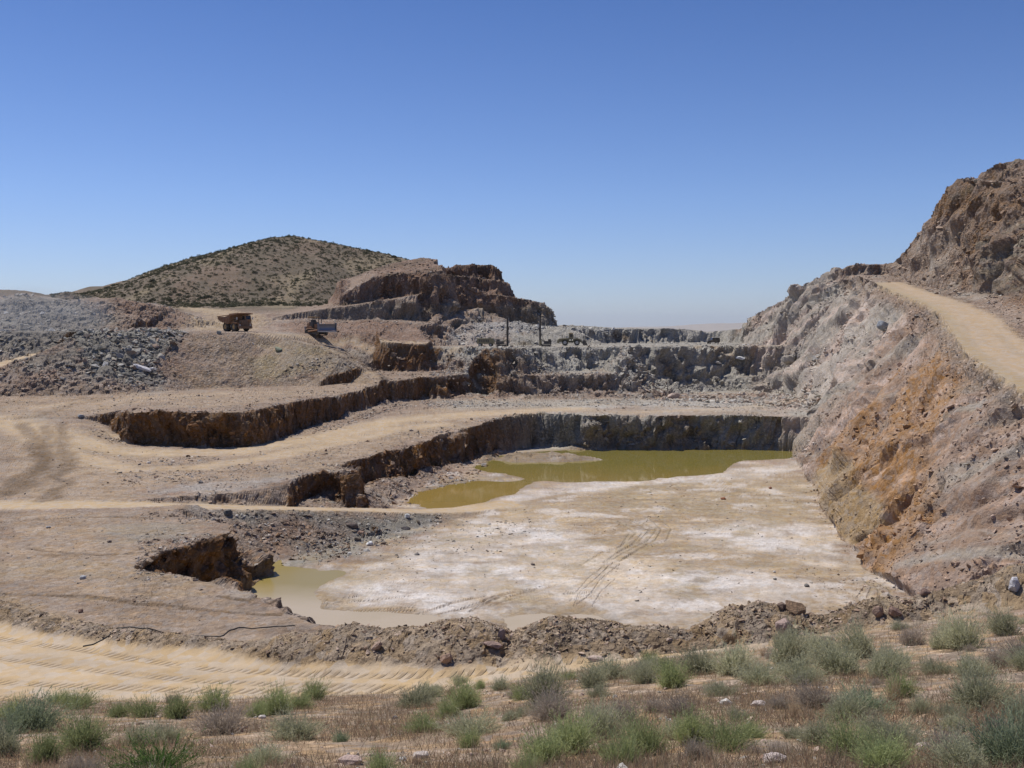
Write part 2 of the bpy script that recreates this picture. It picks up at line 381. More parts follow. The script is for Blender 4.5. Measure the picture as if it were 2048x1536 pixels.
def hit(px, py, lo=8.0, hi=650.0, n=700):
    """first meeting of a sight line with the ground -> (x, y, z)"""
    a, b = ray(px, py)
    a, b = np.atleast_1d(a), np.atleast_1d(b)
    ds = np.exp(np.linspace(math.log(lo), math.log(hi), n))
    X = a[:, None] * ds[None]; Y = np.broadcast_to(ds[None], X.shape)
    hz = H(X, Y)
    below = (b[:, None] * ds[None]) < hz
    i = np.where(below.any(1), below.argmax(1), n - 1)
    d = ds[i]
    return np.stack([a * d, d, hz[np.arange(len(d)), i]], 1)

# ------------------------------------------------------------------ shader helpers
def new_mat(name):
    m = bpy.data.materials.new(name)
    m.use_nodes = True
    nt = m.node_tree
    b = nt.nodes['Principled BSDF']
    b.inputs['Roughness'].default_value = .9
    b.inputs['Specular IOR Level'].default_value = .2
    return m, nt, b

def N(nt, t, **kw):
    n = nt.nodes.new(t)
    for k, v in kw.items():
        if k in n.inputs:
            n.inputs[k].default_value = v
        else:
            setattr(n, k, v)
    return n

def math_n(nt, op, a, b=None, clamp=False):
    n = nt.nodes.new('ShaderNodeMath')
    n.operation = op
    n.use_clamp = clamp
    for i, v in enumerate((a, b)):
        if v is None:
            continue
        if isinstance(v, (int, float)):
            n.inputs[i].default_value = v
        else:
            nt.links.new(v, n.inputs[i])
    return n.outputs[0]

def mixc(nt, f, a, b, mode='MIX'):
    n = nt.nodes.new('ShaderNodeMix')
    n.data_type = 'RGBA'
    n.blend_type = mode
    for i, v in ((0, f), (6, a), (7, b)):
        if isinstance(v, (int, float)):
            n.inputs[i].default_value = v
        elif isinstance(v, tuple):
            n.inputs[i].default_value = v + (1,) if len(v) == 3 else v
        else:
            nt.links.new(v, n.inputs[i])
    return n.outputs[2]

def ramp_n(nt, v, pts):
    n = nt.nodes.new('ShaderNodeMapRange')
    n.inputs[1].default_value, n.inputs[2].default_value = pts[0], pts[1]
    n.inputs[3].default_value, n.inputs[4].default_value = pts[2], pts[3]
    nt.links.new(v, n.inputs[0])
    return n.outputs[0]

def noise_n(nt, vec, scale, detail=4, rough=.55, dist=0):
    n = N(nt, 'ShaderNodeTexNoise')
    n.inputs['Scale'].default_value = scale
    n.inputs['Detail'].default_value = detail
    n.inputs['Roughness'].default_value = rough
    n.inputs['Distortion'].default_value = dist
    if vec is not None:
        nt.links.new(vec, n.inputs['Vector'])
    return n.outputs['Fac']

def terrain_material():
    m, nt, b = new_mat('ground_rock')
    L = nt.links
    co = N(nt, 'ShaderNodeNewGeometry').outputs['Position']
    col = N(nt, 'ShaderNodeVertexColor', layer_name='tint').outputs['Color']
    st = N(nt, 'ShaderNodeVertexColor', layer_name='kindmap')
    sep = N(nt, 'ShaderNodeSeparateColor')
    L.new(st.outputs['Color'], sep.inputs[0])
    stony, rock, road = sep.outputs[0], sep.outputs[1], sep.outputs[2]
    n1 = noise_n(nt, co, .35, 6, .6)
    n2 = noise_n(nt, co, 2.6, 6, .65)
    n3 = noise_n(nt, co, 17, 5, .7)
    v = math_n(nt, 'ADD', math_n(nt, 'MULTIPLY', n1, .5), math_n(nt, 'ADD', math_n(nt, 'MULTIPLY', n2, .55), math_n(nt, 'MULTIPLY', n3, .55)))
    f = ramp_n(nt, v, (.5, 1.1, .52, 1.5))
    # loose stones: cell-by-cell brightness, at two sizes
    outs = []
    for sc in (2.1, 5.5):
        vo = N(nt, 'ShaderNodeTexVoronoi', feature='F1')
        vo.inputs['Scale'].default_value = sc
        L.new(co, vo.inputs['Vector'])
        s2 = N(nt, 'ShaderNodeSeparateColor')
        L.new(vo.outputs['Color'], s2.inputs[0])
        dark = ramp_n(nt, vo.outputs['Distance'], (.25, .62, 1.0, .62))
        lvl = ramp_n(nt, s2.outputs[0], (0, 1, .55, 1.6))
        outs.append((math_n(nt, 'MULTIPLY', dark, lvl), vo.outputs['Distance'], s2.outputs[1]))
    sv = math_n(nt, 'MULTIPLY', outs[0][0], outs[1][0])
    sf = math_n(nt, 'ADD', 1.0, math_n(nt, 'MULTIPLY', math_n(nt, 'SUBTRACT', sv, 1.0), math_n(nt, 'MULTIPLY', stony, .8)))
    g = math_n(nt, 'MULTIPLY', math_n(nt, 'ADD', 1.0, math_n(nt, 'MULTIPLY', math_n(nt, 'SUBTRACT', f, 1.0), math_n(nt, 'SUBTRACT', 1.0, math_n(nt, 'MULTIPLY', road, .55)))), sf)
    cc = mixc(nt, 1.0, col, (1, 1, 1), 'MULTIPLY')
    hsv = N(nt, 'ShaderNodeHueSaturation')
    L.new(cc, hsv.inputs['Color'])
    L.new(ramp_n(nt, outs[0][2], (0, 1, .75, 1.2)), hsv.inputs['Saturation'])
    L.new(g, hsv.inputs['Value'])
    base_out = hsv.outputs[0]
    # relief too fine for the mesh
    hgt = math_n(nt, 'ADD', math_n(nt, 'MULTIPLY', n2, .22), math_n(nt, 'MULTIPLY', n3, .05))
    peb = math_n(nt, 'MULTIPLY', math_n(nt, 'ADD', math_n(nt, 'MULTIPLY', outs[0][1], -.28), math_n(nt, 'MULTIPLY', outs[1][1], -.12)), stony)
    hgt = math_n(nt, 'ADD', math_n(nt, 'MULTIPLY', hgt, math_n(nt, 'SUBTRACT', 1.0, math_n(nt, 'MULTIPLY', road, .85))), peb)
    # cleated wheel prints pressed into the road
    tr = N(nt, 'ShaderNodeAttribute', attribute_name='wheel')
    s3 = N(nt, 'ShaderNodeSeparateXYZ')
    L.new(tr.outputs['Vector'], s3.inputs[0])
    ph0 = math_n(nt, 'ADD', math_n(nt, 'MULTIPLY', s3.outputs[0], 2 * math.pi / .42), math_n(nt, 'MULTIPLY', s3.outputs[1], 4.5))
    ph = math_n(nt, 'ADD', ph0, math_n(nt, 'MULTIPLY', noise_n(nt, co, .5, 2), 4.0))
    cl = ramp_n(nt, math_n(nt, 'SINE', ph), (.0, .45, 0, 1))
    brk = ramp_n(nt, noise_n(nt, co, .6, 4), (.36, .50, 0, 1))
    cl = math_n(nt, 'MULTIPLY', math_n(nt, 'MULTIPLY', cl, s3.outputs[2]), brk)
    hgt = math_n(nt, 'ADD', hgt, math_n(nt, 'MULTIPLY', cl, .10))
    # turned-up soil browns the prints; the darker colour also paints in their shade
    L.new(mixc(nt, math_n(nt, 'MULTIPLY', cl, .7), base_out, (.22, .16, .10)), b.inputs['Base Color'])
    bp = N(nt, 'ShaderNodeBump')
    bp.inputs['Strength'].default_value = .9
    bp.inputs['Distance'].default_value = 1.0
    L.new(hgt, bp.inputs['Height'])
    L.new(bp.outputs[0], b.inputs['Normal'])
    b.inputs['Roughness'].default_value = .95
    b.inputs['Specular IOR Level'].default_value = .15
    return m

def mesh_from(name, V, Fq, mats=(), colors=None, smooth=False):
    """V (n,3), Fq (m,k) index array with constant k"""
    me = bpy.data.meshes.new(name)
    V = np.ascontiguousarray(V, np.float32)
    Fq = np.ascontiguousarray(Fq, np.int32)
    me.vertices.add(len(V))
    me.vertices.foreach_set('co', V.ravel())
    k = Fq.shape[1]
    me.loops.add(Fq.size)
    me.loops.foreach_set('vertex_index', Fq.ravel())
    me.polygons.add(len(Fq))
    me.polygons.foreach_set('loop_start', np.arange(0, Fq.size, k, dtype=np.int32))
    me.polygons.foreach_set('loop_total', np.full(len(Fq), k, np.int32))
    me.polygons.foreach_set('use_smooth', np.full(len(Fq), smooth, bool))
    for m in mats:
        me.materials.append(m)
    if colors:
        for nm, c in colors.items():
            at_ = me.color_attributes.new(nm, 'FLOAT_COLOR', 'POINT')
            cc = np.ones((len(V), 4), np.float32)
            cc[:, :3] = c
            at_.data.foreach_set('color', cc.ravel())
    me.update()
    return me

def link(name, me, parent=None, **props):
    o = bpy.data.objects.new(name, me)
    COL.objects.link(o)
    if parent is not None:
        o.parent = parent
    for k, v in props.items():
        o[k] = v
    return o

# ------------------------------------------------------------------ ground mesh: a fan of strips, finer where relief is steep
APEX = 5.0
NU, NF, NR = int(1180 * Q), int(2700 * math.sqrt(Q)), int(1500 * Q)
core = np.linspace(-.505, .505, int(NU * .94))
side = np.linspace(.505, .78, int(NU * .03) + 2)[1:]
U = np.concatenate([-side[::-1], core, side])
NU = len(U)
ys = np.concatenate([np.linspace(2.0, 8.0, 60)[:-1], np.exp(np.linspace(math.log(8.0), math.log(1000), NF))])
Xf = U[:, None] * (ys + APEX)[None]
Yf = np.broadcast_to(ys[None], Xf.shape).astype(np.float32)
Zf = np.concatenate([H(Xf[i:i + 60], Yf[i:i + 60]) for i in range(0, NU, 60)], 0)
dz = np.diff(Zf, axis=1); dy = np.diff(ys)[None]; ym = (.5 * (ys[1:] + ys[:-1]))[None]
zm = np.abs(.5 * (Zf[:, 1:] + Zf[:, :-1]))
cost = np.sqrt((dz / ym) ** 2 + (np.maximum(zm / ym, .05) * dy / ym) ** 2) * np.where(ym > 480, .25, 1) * np.where(ym < 13, .3, 1)
cost = np.minimum(cost, .012)
pad = 26
for _k in range(2):
    cp_ = np.cumsum(np.concatenate([np.repeat(cost[:1], pad + 1, 0), cost, np.repeat(cost[-1:], pad, 0)], 0), 0)
    cost = (cp_[2 * pad + 1:] - cp_[:-2 * pad - 1]) / (2 * pad + 1)
cum = np.concatenate([np.zeros((NU, 1)), np.cumsum(cost, 1)], 1)
# even out the strips between neighbouring columns
tt = np.linspace(0, 1, NR)
Yg = np.empty((NU, NR), np.float32); Zg = np.empty((NU, NR), np.float32)
for i in range(NU):
    c = cum[i] / cum[i, -1]
    Yg[i] = np.interp(tt, c, ys)
    Zg[i] = np.interp(Yg[i], ys, Zf[i])
Xg = (U[:, None] * (Yg + APEX)).astype(np.float32)
Zmac = Zg.copy()

def grid_normals(X, Y, Z):
    P = np.stack([X, Y, Z], -1)
    a = np.gradient(P, axis=0); b = np.gradient(P, axis=1)
    n = np.cross(a, b)
    n /= np.linalg.norm(n, axis=-1, keepdims=True) + 1e-9
    n *= np.sign(n[..., 2:3] + 1e-9)
    return n
nrm = grid_normals(Xg, Yg, Zg)
slope = 1 - nrm[..., 2]          # 0 flat .. 1 vertical

# ------------------------------------------------------------------ zones, each traced on the ground it belongs to
C_ = dict(gravel=(.30, .228, .172), tan=(.435, .335, .218), tan2=(.34, .262, .175), dusty=(.375, .285, .20), hill=(.125, .102, .07), fg=(.42, .305, .20), slate=(.235, .225, .19), grey=(.37, .35, .30),
          rust=(.17, .085, .034), rust2=(.27, .15, .065), redrock=(.265, .172, .122), green=(.235, .235, .185), salt=(.66, .62, .58), yel=(.56, .44, .29), orange=(.335, .205, .11), pink=(.52, .40, .325), mud=(.17, .12, .075),
          khaki=(.33, .265, .165), wet=(.22, .17, .11), palegrey=(.43, .42, .39), spoil=(.34, .26, .175), mauve=(.38, .29, .225))
ZONES = [   # colour, strength, softness in metres, outline sighted on the ground
    ('dusty', .8, 4, [(0, 790), (300, 790), (700, 765), (850, 752), (780, 775), (600, 795), (440, 822), (260, 815), (120, 830), (0, 830)]),
    ('dusty', .9, 4, [(0, 850), (250, 850), (330, 900), (480, 905), (620, 880), (760, 845), (900, 815), (1200, 805), (1600, 790), (1625, 822), (1300, 832), (1000, 840), (860, 875), (640, 945), (300, 975), (300, 1010), (0, 1010)]),
    ('dusty', .75, 4, [(0, 1025), (300, 1025), (420, 1060), (320, 1120), (320, 1160), (480, 1190), (600, 1250), (300, 1265), (150, 1235), (0, 1200)]),
    ('grey', .7, 4, [(880, 800), (1250, 798), (1600, 790), (1620, 810), (1300, 812), (900, 822)]),
    ('palegrey', .6, 4, [(1350, 800), (1600, 785), (1625, 830), (1330, 838), (1100, 832), (1050, 820)]),
    ('grey', .8, 2, [(980, 848), (1100, 835), (1300, 832), (1620, 826), (1630, 840), (1300, 842), (1000, 862)]),
    ('palegrey', .5, 2.5, [(330, 985), (420, 962), (560, 948), (620, 960), (600, 982), (420, 992)]),
    ('slate', .5, 2, [(180, 1055), (330, 1048), (420, 1065), (400, 1085), (240, 1095), (190, 1075)]),
    ('mud', .45, 2.5, [(660, 1112), (790, 1105), (830, 1118), (760, 1140), (680, 1165), (640, 1160)]),
    ('gravel', .7, 3, [(540, 635), (620, 605), (760, 588), (850, 588), (850, 600), (700, 618), (560, 640)]),
    ('slate', .85, 2, [(430, 1028), (800, 1030), (900, 1030), (860, 1062), (720, 1100), (640, 1128), (560, 1130), (540, 1110), (700, 1080), (620, 1050), (500, 1045)]),
    ('redrock', .35, 3, [(520, 1035), (700, 1035), (720, 1075), (640, 1105), (560, 1110), (520, 1070)]),
    # quarry floor
    ('tan2', .85, 3, [(960, 1010), (1200, 968), (1500, 930), (1600, 920), (1640, 1010), (1700, 1100), (1760, 1150), (1750, 1240), (1500, 1240), (1000, 1250), (620, 1240), (600, 1190), (660, 1140), (800, 1100)]),
    ('salt', .85, 4, [(700, 1150), (850, 1090), (980, 1040), (1150, 1060), (1200, 1110), (1320, 1130), (1340, 1180), (1180, 1210), (1000, 1200), (850, 1190), (720, 1180)]),
    ('salt', .9, 3, [(630, 1170), (760, 1165), (900, 1185), (960, 1215), (1100, 1225), (980, 1240), (850, 1215), (700, 1205)]),
    ('salt', .8, 4, [(1380, 1050), (1480, 1040), (1640, 1060), (1700, 1110), (1650, 1130), (1520, 1110), (1400, 1085)]),
    ('salt', .75, 4, [(1180, 1160), (1400, 1140), (1500, 1150), (1600, 1190), (1500, 1210), (1380, 1240), (1250, 1240), (1180, 1200)]),
    ('salt', .7, 2, [(1020, 985), (1150, 966), (1300, 960), (1460, 945), (1580, 925), (1600, 940), (1450, 965), (1250, 975), (1100, 990), (1000, 1010), (940, 1020)]),
    ('khaki', .55, 5, [(1230, 975), (1450, 962), (1590, 960), (1630, 1010), (1640, 1040), (1400, 1030), (1250, 1020)]),
    ('yel', .6, 4, [(1050, 1120), (1250, 1090), (1330, 1120), (1300, 1160), (1350, 1185), (1200, 1195), (1100, 1160)]),
    ('yel', .5, 4, [(1000, 1030), (1100, 1010), (1230, 1030), (1150, 1050), (1030, 1050)]),
    ('wet', .5, 1.2, [(820, 1010), (850, 975), (980, 958), (960, 930), (1000, 905), (1180, 910), (1160, 925), (1020, 930), (1060, 962), (950, 1008)]),
    # spoil slopes on the left
    ('redrock', .5, 6, [(0, 700), (150, 690), (260, 670), (500, 668), (540, 690), (540, 765), (400, 775), (0, 785)]),
    ('slate', .85, 4, [(150, 668), (300, 662), (372, 668), (350, 700), (300, 735), (330, 762), (250, 768), (170, 750), (150, 700)]),
    ('slate', .7, 5, [(0, 600), (150, 600), (220, 640), (200, 665), (130, 690), (0, 715), (-100, 715), (-100, 600)]),
    ('slate', .6, 4, [(0, 742), (80, 712), (150, 697), (160, 740), (60, 742)]),
    ('redrock', .6, 4, [(230, 600), (380, 630), (400, 640), (380, 655), (280, 650)]),
    ('khaki', .55, 8, [(400, 672), (720, 690), (740, 750), (500, 772), (380, 772)]),
    ('khaki', .8, 3, [(520, 690), (600, 690), (640, 700), (690, 730), (700, 752), (560, 765), (505, 765), (500, 735)]),
    ('gravel', .6, 4, [(380, 670), (560, 680), (520, 700), (500, 770), (420, 770), (380, 720)]),
    ('tan', .8, 5, [(355, 612), (430, 618), (530, 630), (530, 650), (500, 662), (390, 660), (370, 648), (430, 640), (400, 625)]),
    ('redrock', .7, 3, [(560, 645), (700, 645), (840, 650), (860, 690), (940, 720), (860, 745), (780, 690), (600, 665)]),
    # drilling bench
    ('grey', .9, 6, [(880, 700), (1100, 640), (1250, 640), (1500, 640), (1600, 650), (1640, 720), (1620, 790), (1500, 785), (1240, 795), (1220, 735), (1060, 742), (930, 742)]),
    ('palegrey', .75, 4, [(900, 665), (960, 645), (1060, 643), (1140, 655), (1240, 672), (1240, 686), (900, 690)]),
    ('grey', .7, 3, [(900, 747), (1200, 738), (1250, 745), (1250, 760), (920, 756)]),
]
HILLZ = [(-700, 560), (2300, 460)]
TANLINES = [    # polylines sighted on the ground: colour, half width, strength
    ('tan', 3.6, .95, [(-60, 838), (40, 850), (120, 875), (220, 897), (340, 908), (470, 903), (600, 884), (700, 862), (800, 842), (900, 832), (1000, 825), (1150, 818)]),
    ('tan', 2.2, .75, [(120, 900), (260, 940), (400, 935), (560, 912), (700, 880), (800, 858), (880, 848)]),
    ('tan', 2.0, .5, [(1100, 822), (1300, 825), (1500, 815), (1600, 800)]),
    ('tan', 1.3, .6, [(0, 1005), (200, 1008)]),
    ('tan', 1.5, .8, [(440, 664), (520, 668), (600, 674), (700, 683), (780, 688), (850, 690)]),
    ('tan', 1.2, .7, [(870, 693), (1000, 694), (1200, 692.5), (1400, 691.5), (1560, 691.5)]),
    ('tan', 1.2, .5, [(70, 815), (180, 802), (300, 795), (460, 788)]),
    ('tan', .9, .45, [(90, 852), (200, 853), (255, 858)]),
    ('tan2', 1.6, .5, [(400, 1168), (250, 1150), (100, 1140), (0, 1150)]),
    ('mud', 1.0, .8, [(40, 848), (66, 878), (82, 902), (70, 935), (30, 965), (-20, 990)]),
    ('mud', .9, .75, [(92, 850), (96, 872), (100, 900), (88, 930), (60, 965), (20, 990)]),
    ('mud', .9, .75, [(128, 846), (130, 880), (140, 910), (135, 940), (110, 985), (60, 1015)]),
    ('mud', 2.2, .5, [(110, 905), (95, 940), (50, 970), (0, 985)]),
    ('mud', .9, .5, [(70, 835), (130, 812), (200, 800)]),
]
_rr = random.Random(5)
def _ruts(n, cname, w, st, base, step, jit):      # ruts and scrapes left in the drying silt
    for k_ in range(n):
        if _rr.random() < .2:
            continue
        pts = [(p[0] + step[0] * k_ + _rr.uniform(-jit, jit), p[1] + step[1] * k_ + _rr.uniform(-jit, jit) * .4) for p in base]
        i0 = _rr.choice([0, 0, 1]); i1 = len(pts) - _rr.choice([0, 0, 1])
        if i1 - i0 < 2:
            i0, i1 = 0, len(pts)
        TANLINES.insert(0, (cname, w * _rr.uniform(.7, 1.5), st * _rr.uniform(.5, 1.1), pts[i0:i1]))
_ruts(10, 'mud', .11, .75, [(815, 1238), (865, 1220), (905, 1206), (950, 1194)], (18, -2.4), 6)
_ruts(5, 'mud', .07, .32, [(1128, 1214), (1150, 1186), (1178, 1160), (1215, 1128)], (13, 0), 7)
_ruts(7, 'khaki', .16, .45, [(1160, 1132), (1200, 1108), (1236, 1092), (1252, 1070), (1215, 1046)], (15, -2), 8)
_ruts(6, 'khaki', .14, .6, [(1020, 1199), (1080, 1186), (1140, 1180)], (18, 2), 8)
_ruts(5, 'khaki', .14, .6, [(1690, 1152), (1712, 1172), (1700, 1192)], (16, 3), 6)
_ruts(6, 'mud', .10, .45, [(640, 1208), (720, 1196), (800, 1190)], (10, 6), 9)
for P_ in ([(0, 1190), (160, 1196), (300, 1212), (440, 1226), (560, 1232)], [(440, 1196), (500, 1206), (590, 1212)], [(60, 1100), (200, 1112), (330, 1122)], [(0, 1045), (150, 1035), (300, 1036)]):
    TANLINES.insert(0, ('mud', .22, .8, P_))

def soft_line(x, y, P, w, soft):
    d = line(x, y, [tuple(p) + (0.0,) for p in P])[0]
    return 1 - ss(w - soft, w + soft, d)

def paint(x, y, z, sl, nrm):
    """surface colour and kind (stony, rock, road) of ground points"""
    n1 = fbm(x, y, z, s=6, o=5, seed=21, rough=.6); n2 = fbm(x, y, z, s=1.6, o=4, seed=22, rough=.6); n3 = fbm(x, y, z, s=25, o=3, seed=23)
    wx, wy = x + 2.5 * n1, y + 4.5 * fbm(x, y, s=8, o=4, seed=24, rough=.6)
    c = np.empty(x.shape + (3,), np.float32)
    c[...] = C_['gravel']
    def lay(cname, m):
        nonlocal c
        c = c + (np.array(C_[cname], np.float32) - c) * np.clip(m, 0, 1)[..., None]
    lay('mauve', .6 * ss(-.2, .5, n3))
    lay('redrock', .45 * ss(.0, .5, n1))
    lay('grey', .4 * ss(.1, .5, -n1))
    # the hills behind
    hl = ss(0.5, 3, z - 1.0) * ss(285, 330, y) * ss(10, -10, x)
    lay('hill', hl * .9)
    oc = (y > 262) * (y < 345) * (x > -60) * (x < 20) * ss(4, 7, z)
    lay('redrock', oc * .7)
    lay('hill', oc * .5 * ss(-.1, .3, n1))
    lay('gravel', hl * .35 * ss(0, .4, n1 + .3 * n2))
    lay('redrock', hl * .25 * ss(.1, .4, fbm(x, y * .5, s=14, o=4, seed=95)))
    lay('khaki', hl * .4 * ss(.1, .4, -fbm(x, y * .5, s=18, o=4, seed=96)))
    for nm, st, so, P in ZW:
        x0, x1, y0, y1 = P[:, 0].min() - 9, P[:, 0].max() + 9, P[:, 1].min() - 12, P[:, 1].max() + 12
        b = (x > x0) & (x < x1) & (y > y0) & (y < y1)
        if not b.any():
            continue
        s = sdpoly(wx[b], wy[b], P)
        m = np.zeros(x.shape, np.float32)
        m[b] = ss(so * .6, -so * .6, s + so * .8 * n2[b]) * st
        if nm in ('salt', 'yel', 'khaki', 'palegrey'):
            m *= .35 + .65 * ss(-.25, .2, n1 + .6 * n2)
        lay(nm, m)
    steep = ss(.28, .52, sl)
    drv = ss(.08, .02, sl) * (y > 42) * (z < -9) * (z > -19.5) * (x < 70)
    stq = fbm(x * .16 + y * .03, y * .8, s=1.6, o=4, seed=81, rough=.6)
    lay('tan2', drv * .6 * ss(.05, .4, stq))
    lay('mud', drv * .38 * ss(.05, .45, -stq))
    lay('gravel', drv * .5 * ss(.1, .4, fbm(x, y, s=9, o=4, seed=82)))
    flo = (z < -20.2) * (y > 50) * ss(.1, .03, sl)
    f1 = fbm(x, y, s=3.2, o=5, seed=83, rough=.65); f2 = fbm(x * .35, y, s=1.1, o=4, seed=84, rough=.6)
    lay('salt', flo * .5 * ss(.12, .4, f1)); lay('yel', flo * .45 * ss(.1, .4, f2)); lay('khaki', flo * .5 * ss(.08, .4, -f1)); lay('mud', flo * .4 * ss(.18, .45, -f2)); lay('redrock', flo * .25 * ss(.25, .45, -fbm(x, y, s=.5, o=3, seed=85)))
    # cliffs: rust on the left benches, grey-green on the back ones
    gr = ss(-5, 7, x + .02 * (y - 150) + 6 * n1)
    low = (y > 60) & (y < 300) & (z < 1)
    L3c = (z < -9) & (z > -16.4)
    lay('rust', steep * low * (1 - gr) * .9)
    lay('rust2', steep * low * (1 - gr) * .6 * ss(0, .5, n1))
    lay('mud', steep * low * (1 - gr) * .6 * ss(0, .4, -n2))
    lay('slate', steep * low * gr * np.where(z < -14.5, .5, .2))
    lay('green', steep * low * gr * .35 * ss(0, .4, n1))
    lay('rust', steep * low * gr * .55 * ss(.05, .4, n1) * (y > 190))
    lay('redrock', steep * (y > 240) * (z > 1) * .7)
    lay('rust', steep * (y > 240) * (z > 1) * .4 * ss(0, .4, n1))
    lay('green', ss(.2, .45, sl) * (y > 240) * (x < 20) * (z > 0) * ss(7.5, 5, z + n1) * .4)
    # right-hand wall
    dR, sR, zR, _, run = line(x, y, R_EDGE)
    s = dR * sR
    wall = ss(.5, 2.5, -s) * ss(24, 17, -s) * (z > -20.4) * (x > 14) * (y > 40)
    # beds dip down to the left: streak noise stretched along the dip
    q = z * .8 + (y - 100) * .35
    st = fbm(x * .15, q, (x + y) * .04, s=1.6, o=5, seed=25, rough=.65)
    lay('mauve', wall * .8)
    c = c * (1 - .20 * wall)[..., None] * np.array([1.03, .97, .93], np.float32) ** wall[..., None]
    lay('pink', wall * .65 * ss(-.05, .45, st + .2 * n1))
    lay('grey', wall * .6 * ss(.0, .4, -st))
    lay('grey', wall * .6 * ss(150, 175, y + 6 * n1))
    lay('pink', wall * .6 * ss(150, 175, y) * ss(0, .35, st))
    for P, w_, cn in ORW:
        d, _, _, ww, _ = line(x, y, P)
        m = ss(1.25, .75, d / (1.25 * ww) + .32 * n1 + .22 * st) * wall
        lay(cn, m * w_)
        if cn == 'orange':
            lay('rust2', m * .5 * ss(.0, .4, n2 + st)); lay('pink', m * .4 * ss(.05, .4, -n2))
    cliff = ss(9, 13, s) * (y > 60) * ss(-2, 2, z)
    lay('redrock', cliff * .6)
    lay('rust2', cliff * steep * .55 * ss(-.1, .3, n1))
    lay('green', cliff * .5 * ss(.1, .4, st))
    lay('hill', cliff * .25)
    lay('rust2', cliff * .35 * ss(0, .4, n3 + n1))
    lay('mud', cliff * steep * .4 * ss(0, .4, -n2))
    shelf = ss(-.6, .3, s + .5 * n2) * (1 - ss(np.interp(y, [60, 205], [8, 5.2]) - 1, np.interp(y, [60, 205], [8, 5.2]) + 1.0, s + .6 * n2)) * (z > -9.5) * (y < 206) * (y > 40)
    # foreground hillside
    fd = np.interp(x, FGX, FGD)
    fgm = ss(.5, -.5, y - fd + .6 * n2)
    lay('fg', fgm)
    lay('dusty', fgm * .35 * ss(.1, .5, n2))
    lay('redrock', fgm * .45 * ss(.1, .5, -n1))
    # spoil bank, roads
    db = line(x, y, BERM)[0]
    bank = ss(3.4, 1.6, db + .6 * n2) * (1 - fgm)
    lay('spoil', bank * .95)
    lay('mud', bank * .35 * ss(0, .4, n2))
    road = np.zeros(x.shape, np.float32)
    for nm, w, st_, P in TW:
        b = (x > P[:, 0].min() - 6) & (x < P[:, 0].max() + 6) & (y > P[:, 1].min() - 8) & (y < P[:, 1].max() + 8)
        if b.any():
            m = np.zeros(x.shape, np.float32)
            q3 = .8 if nm == 'mud' and w > .4 else .3
            m[b] = soft_line(wx[b] * q3 + x[b] * (1 - q3), wy[b] * q3 + y[b] * (1 - q3), P, w, w * .7) * st_
            m *= .6 + .4 * ss(-.4, .3, n2)
            m = m * (1 - steep)
            lay(nm, m)
            if nm == 'tan':
                road = np.maximum(road, m)
    for P, extra, st_ in ((TRACK, 0, .95), (RAMP_L, 0, .95), ([p + (1.0,) for p in RAMP_M], -.2, .25), (ROAD, .35, 1)):
        d, _, _, w, _ = line(x, y, P)
        m = (1 - ss(w + extra - .5, w + extra + .5, d + .5 * n2)) * st_ * (1 - fgm)
        if P is ROAD:
            m = m * (1 - .65 * ss(5, 13, x)) * ss(.38, .12, z - line(x, y, P)[2] + .1 * n2)
        lay('tan', m)
        road = np.maximum(road, m)
    lay('tan', shelf * .95)
    lay('dusty', shelf * .55)
    lay('khaki', shelf * .6 * ss(2.4, .3, s + .5 * n2))
    lay('tan2', shelf * .5 * ss(.1, .4, fbm(s, run * .04, s=1.2, o=3, seed=29)))
    road = np.maximum(road, shelf)
    d, sd_r, _, w, run = line(x, y, ROAD)
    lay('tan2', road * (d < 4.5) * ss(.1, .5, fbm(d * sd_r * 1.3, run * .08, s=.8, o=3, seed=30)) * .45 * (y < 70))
    # darker, damp ground round the pools
    for P in (P_POND, P_POOL, P_POND2):
        sdp = sdpoly(x + .8 * n1, y + 1.2 * n2, P)
        lay('wet', ss(2.2, .0, sdp) * (z < -19.8) * .55)
    # soil leaf litter and dust
    stony = np.clip(.55 + .5 * n1 + .25 * n2, 0, 1) * (1 - road) * (1 - .6 * hl) * (1 - .55 * drv) * (1 - .6 * wall)
    fl = (z < -20.2) & (y > 50)
    stony = np.where(fl, stony * .3, stony)
    kd = np.stack([stony, steep, np.clip(np.maximum(road, np.where(fl, .5, 0)), 0, 1)], -1)
    return np.clip(c, .01, .9), kd, road

_all = [p for z_ in ZONES for p in z_[3]] + [p for t_ in TANLINES for p in t_[3]]
ORANGE = [  # swathes of weathered rock on the right-hand wall
    ([(1850, 740, 3.4), (1835, 800, 4.4), (1795, 860, 5.6), (1765, 930, 5.8), (1735, 1000, 5.4), (1735, 1060, 4.6), (1750, 1120, 3.4)], .95, 'orange'),
    ([(1760, 790, 2.4), (1715, 850, 3.0), (1680, 920, 3.6), (1660, 980, 3.0)], .8, 'orange'),
    ([(1640, 960, 2.2), (1670, 1020, 2.2), (1720, 1080, 1.5)], .6, 'khaki'),
    ([(1740, 590, 5), (1690, 660, 6), (1660, 740, 6), (1640, 800, 4)], .45, 'pink'),
    ([(1620, 830, 3), (1640, 760, 3), (1690, 700, 3)], .5, 'grey'),
]
_all += [p[:2] for o in ORANGE for p in o[0]]
_h_ = hit([p[0] for p in _all], [p[1] for p in _all])
_i = 0
ZW, TW, ORW = [], [], []
for nm, st, so, P in ZONES:
    ZW.append((nm, st, so, _h_[_i:_i + len(P), :2])); _i += len(P)
for nm, w, st, P in TANLINES:
    TW.append((nm, w, st, _h_[_i:_i + len(P), :2])); _i += len(P)
for P, st, cn in ORANGE:
    ORW.append(([(_h_[_i + k, 0], _h_[_i + k, 1], 0.0, P[k][2]) for k in range(len(P))], st, cn)); _i += len(P)

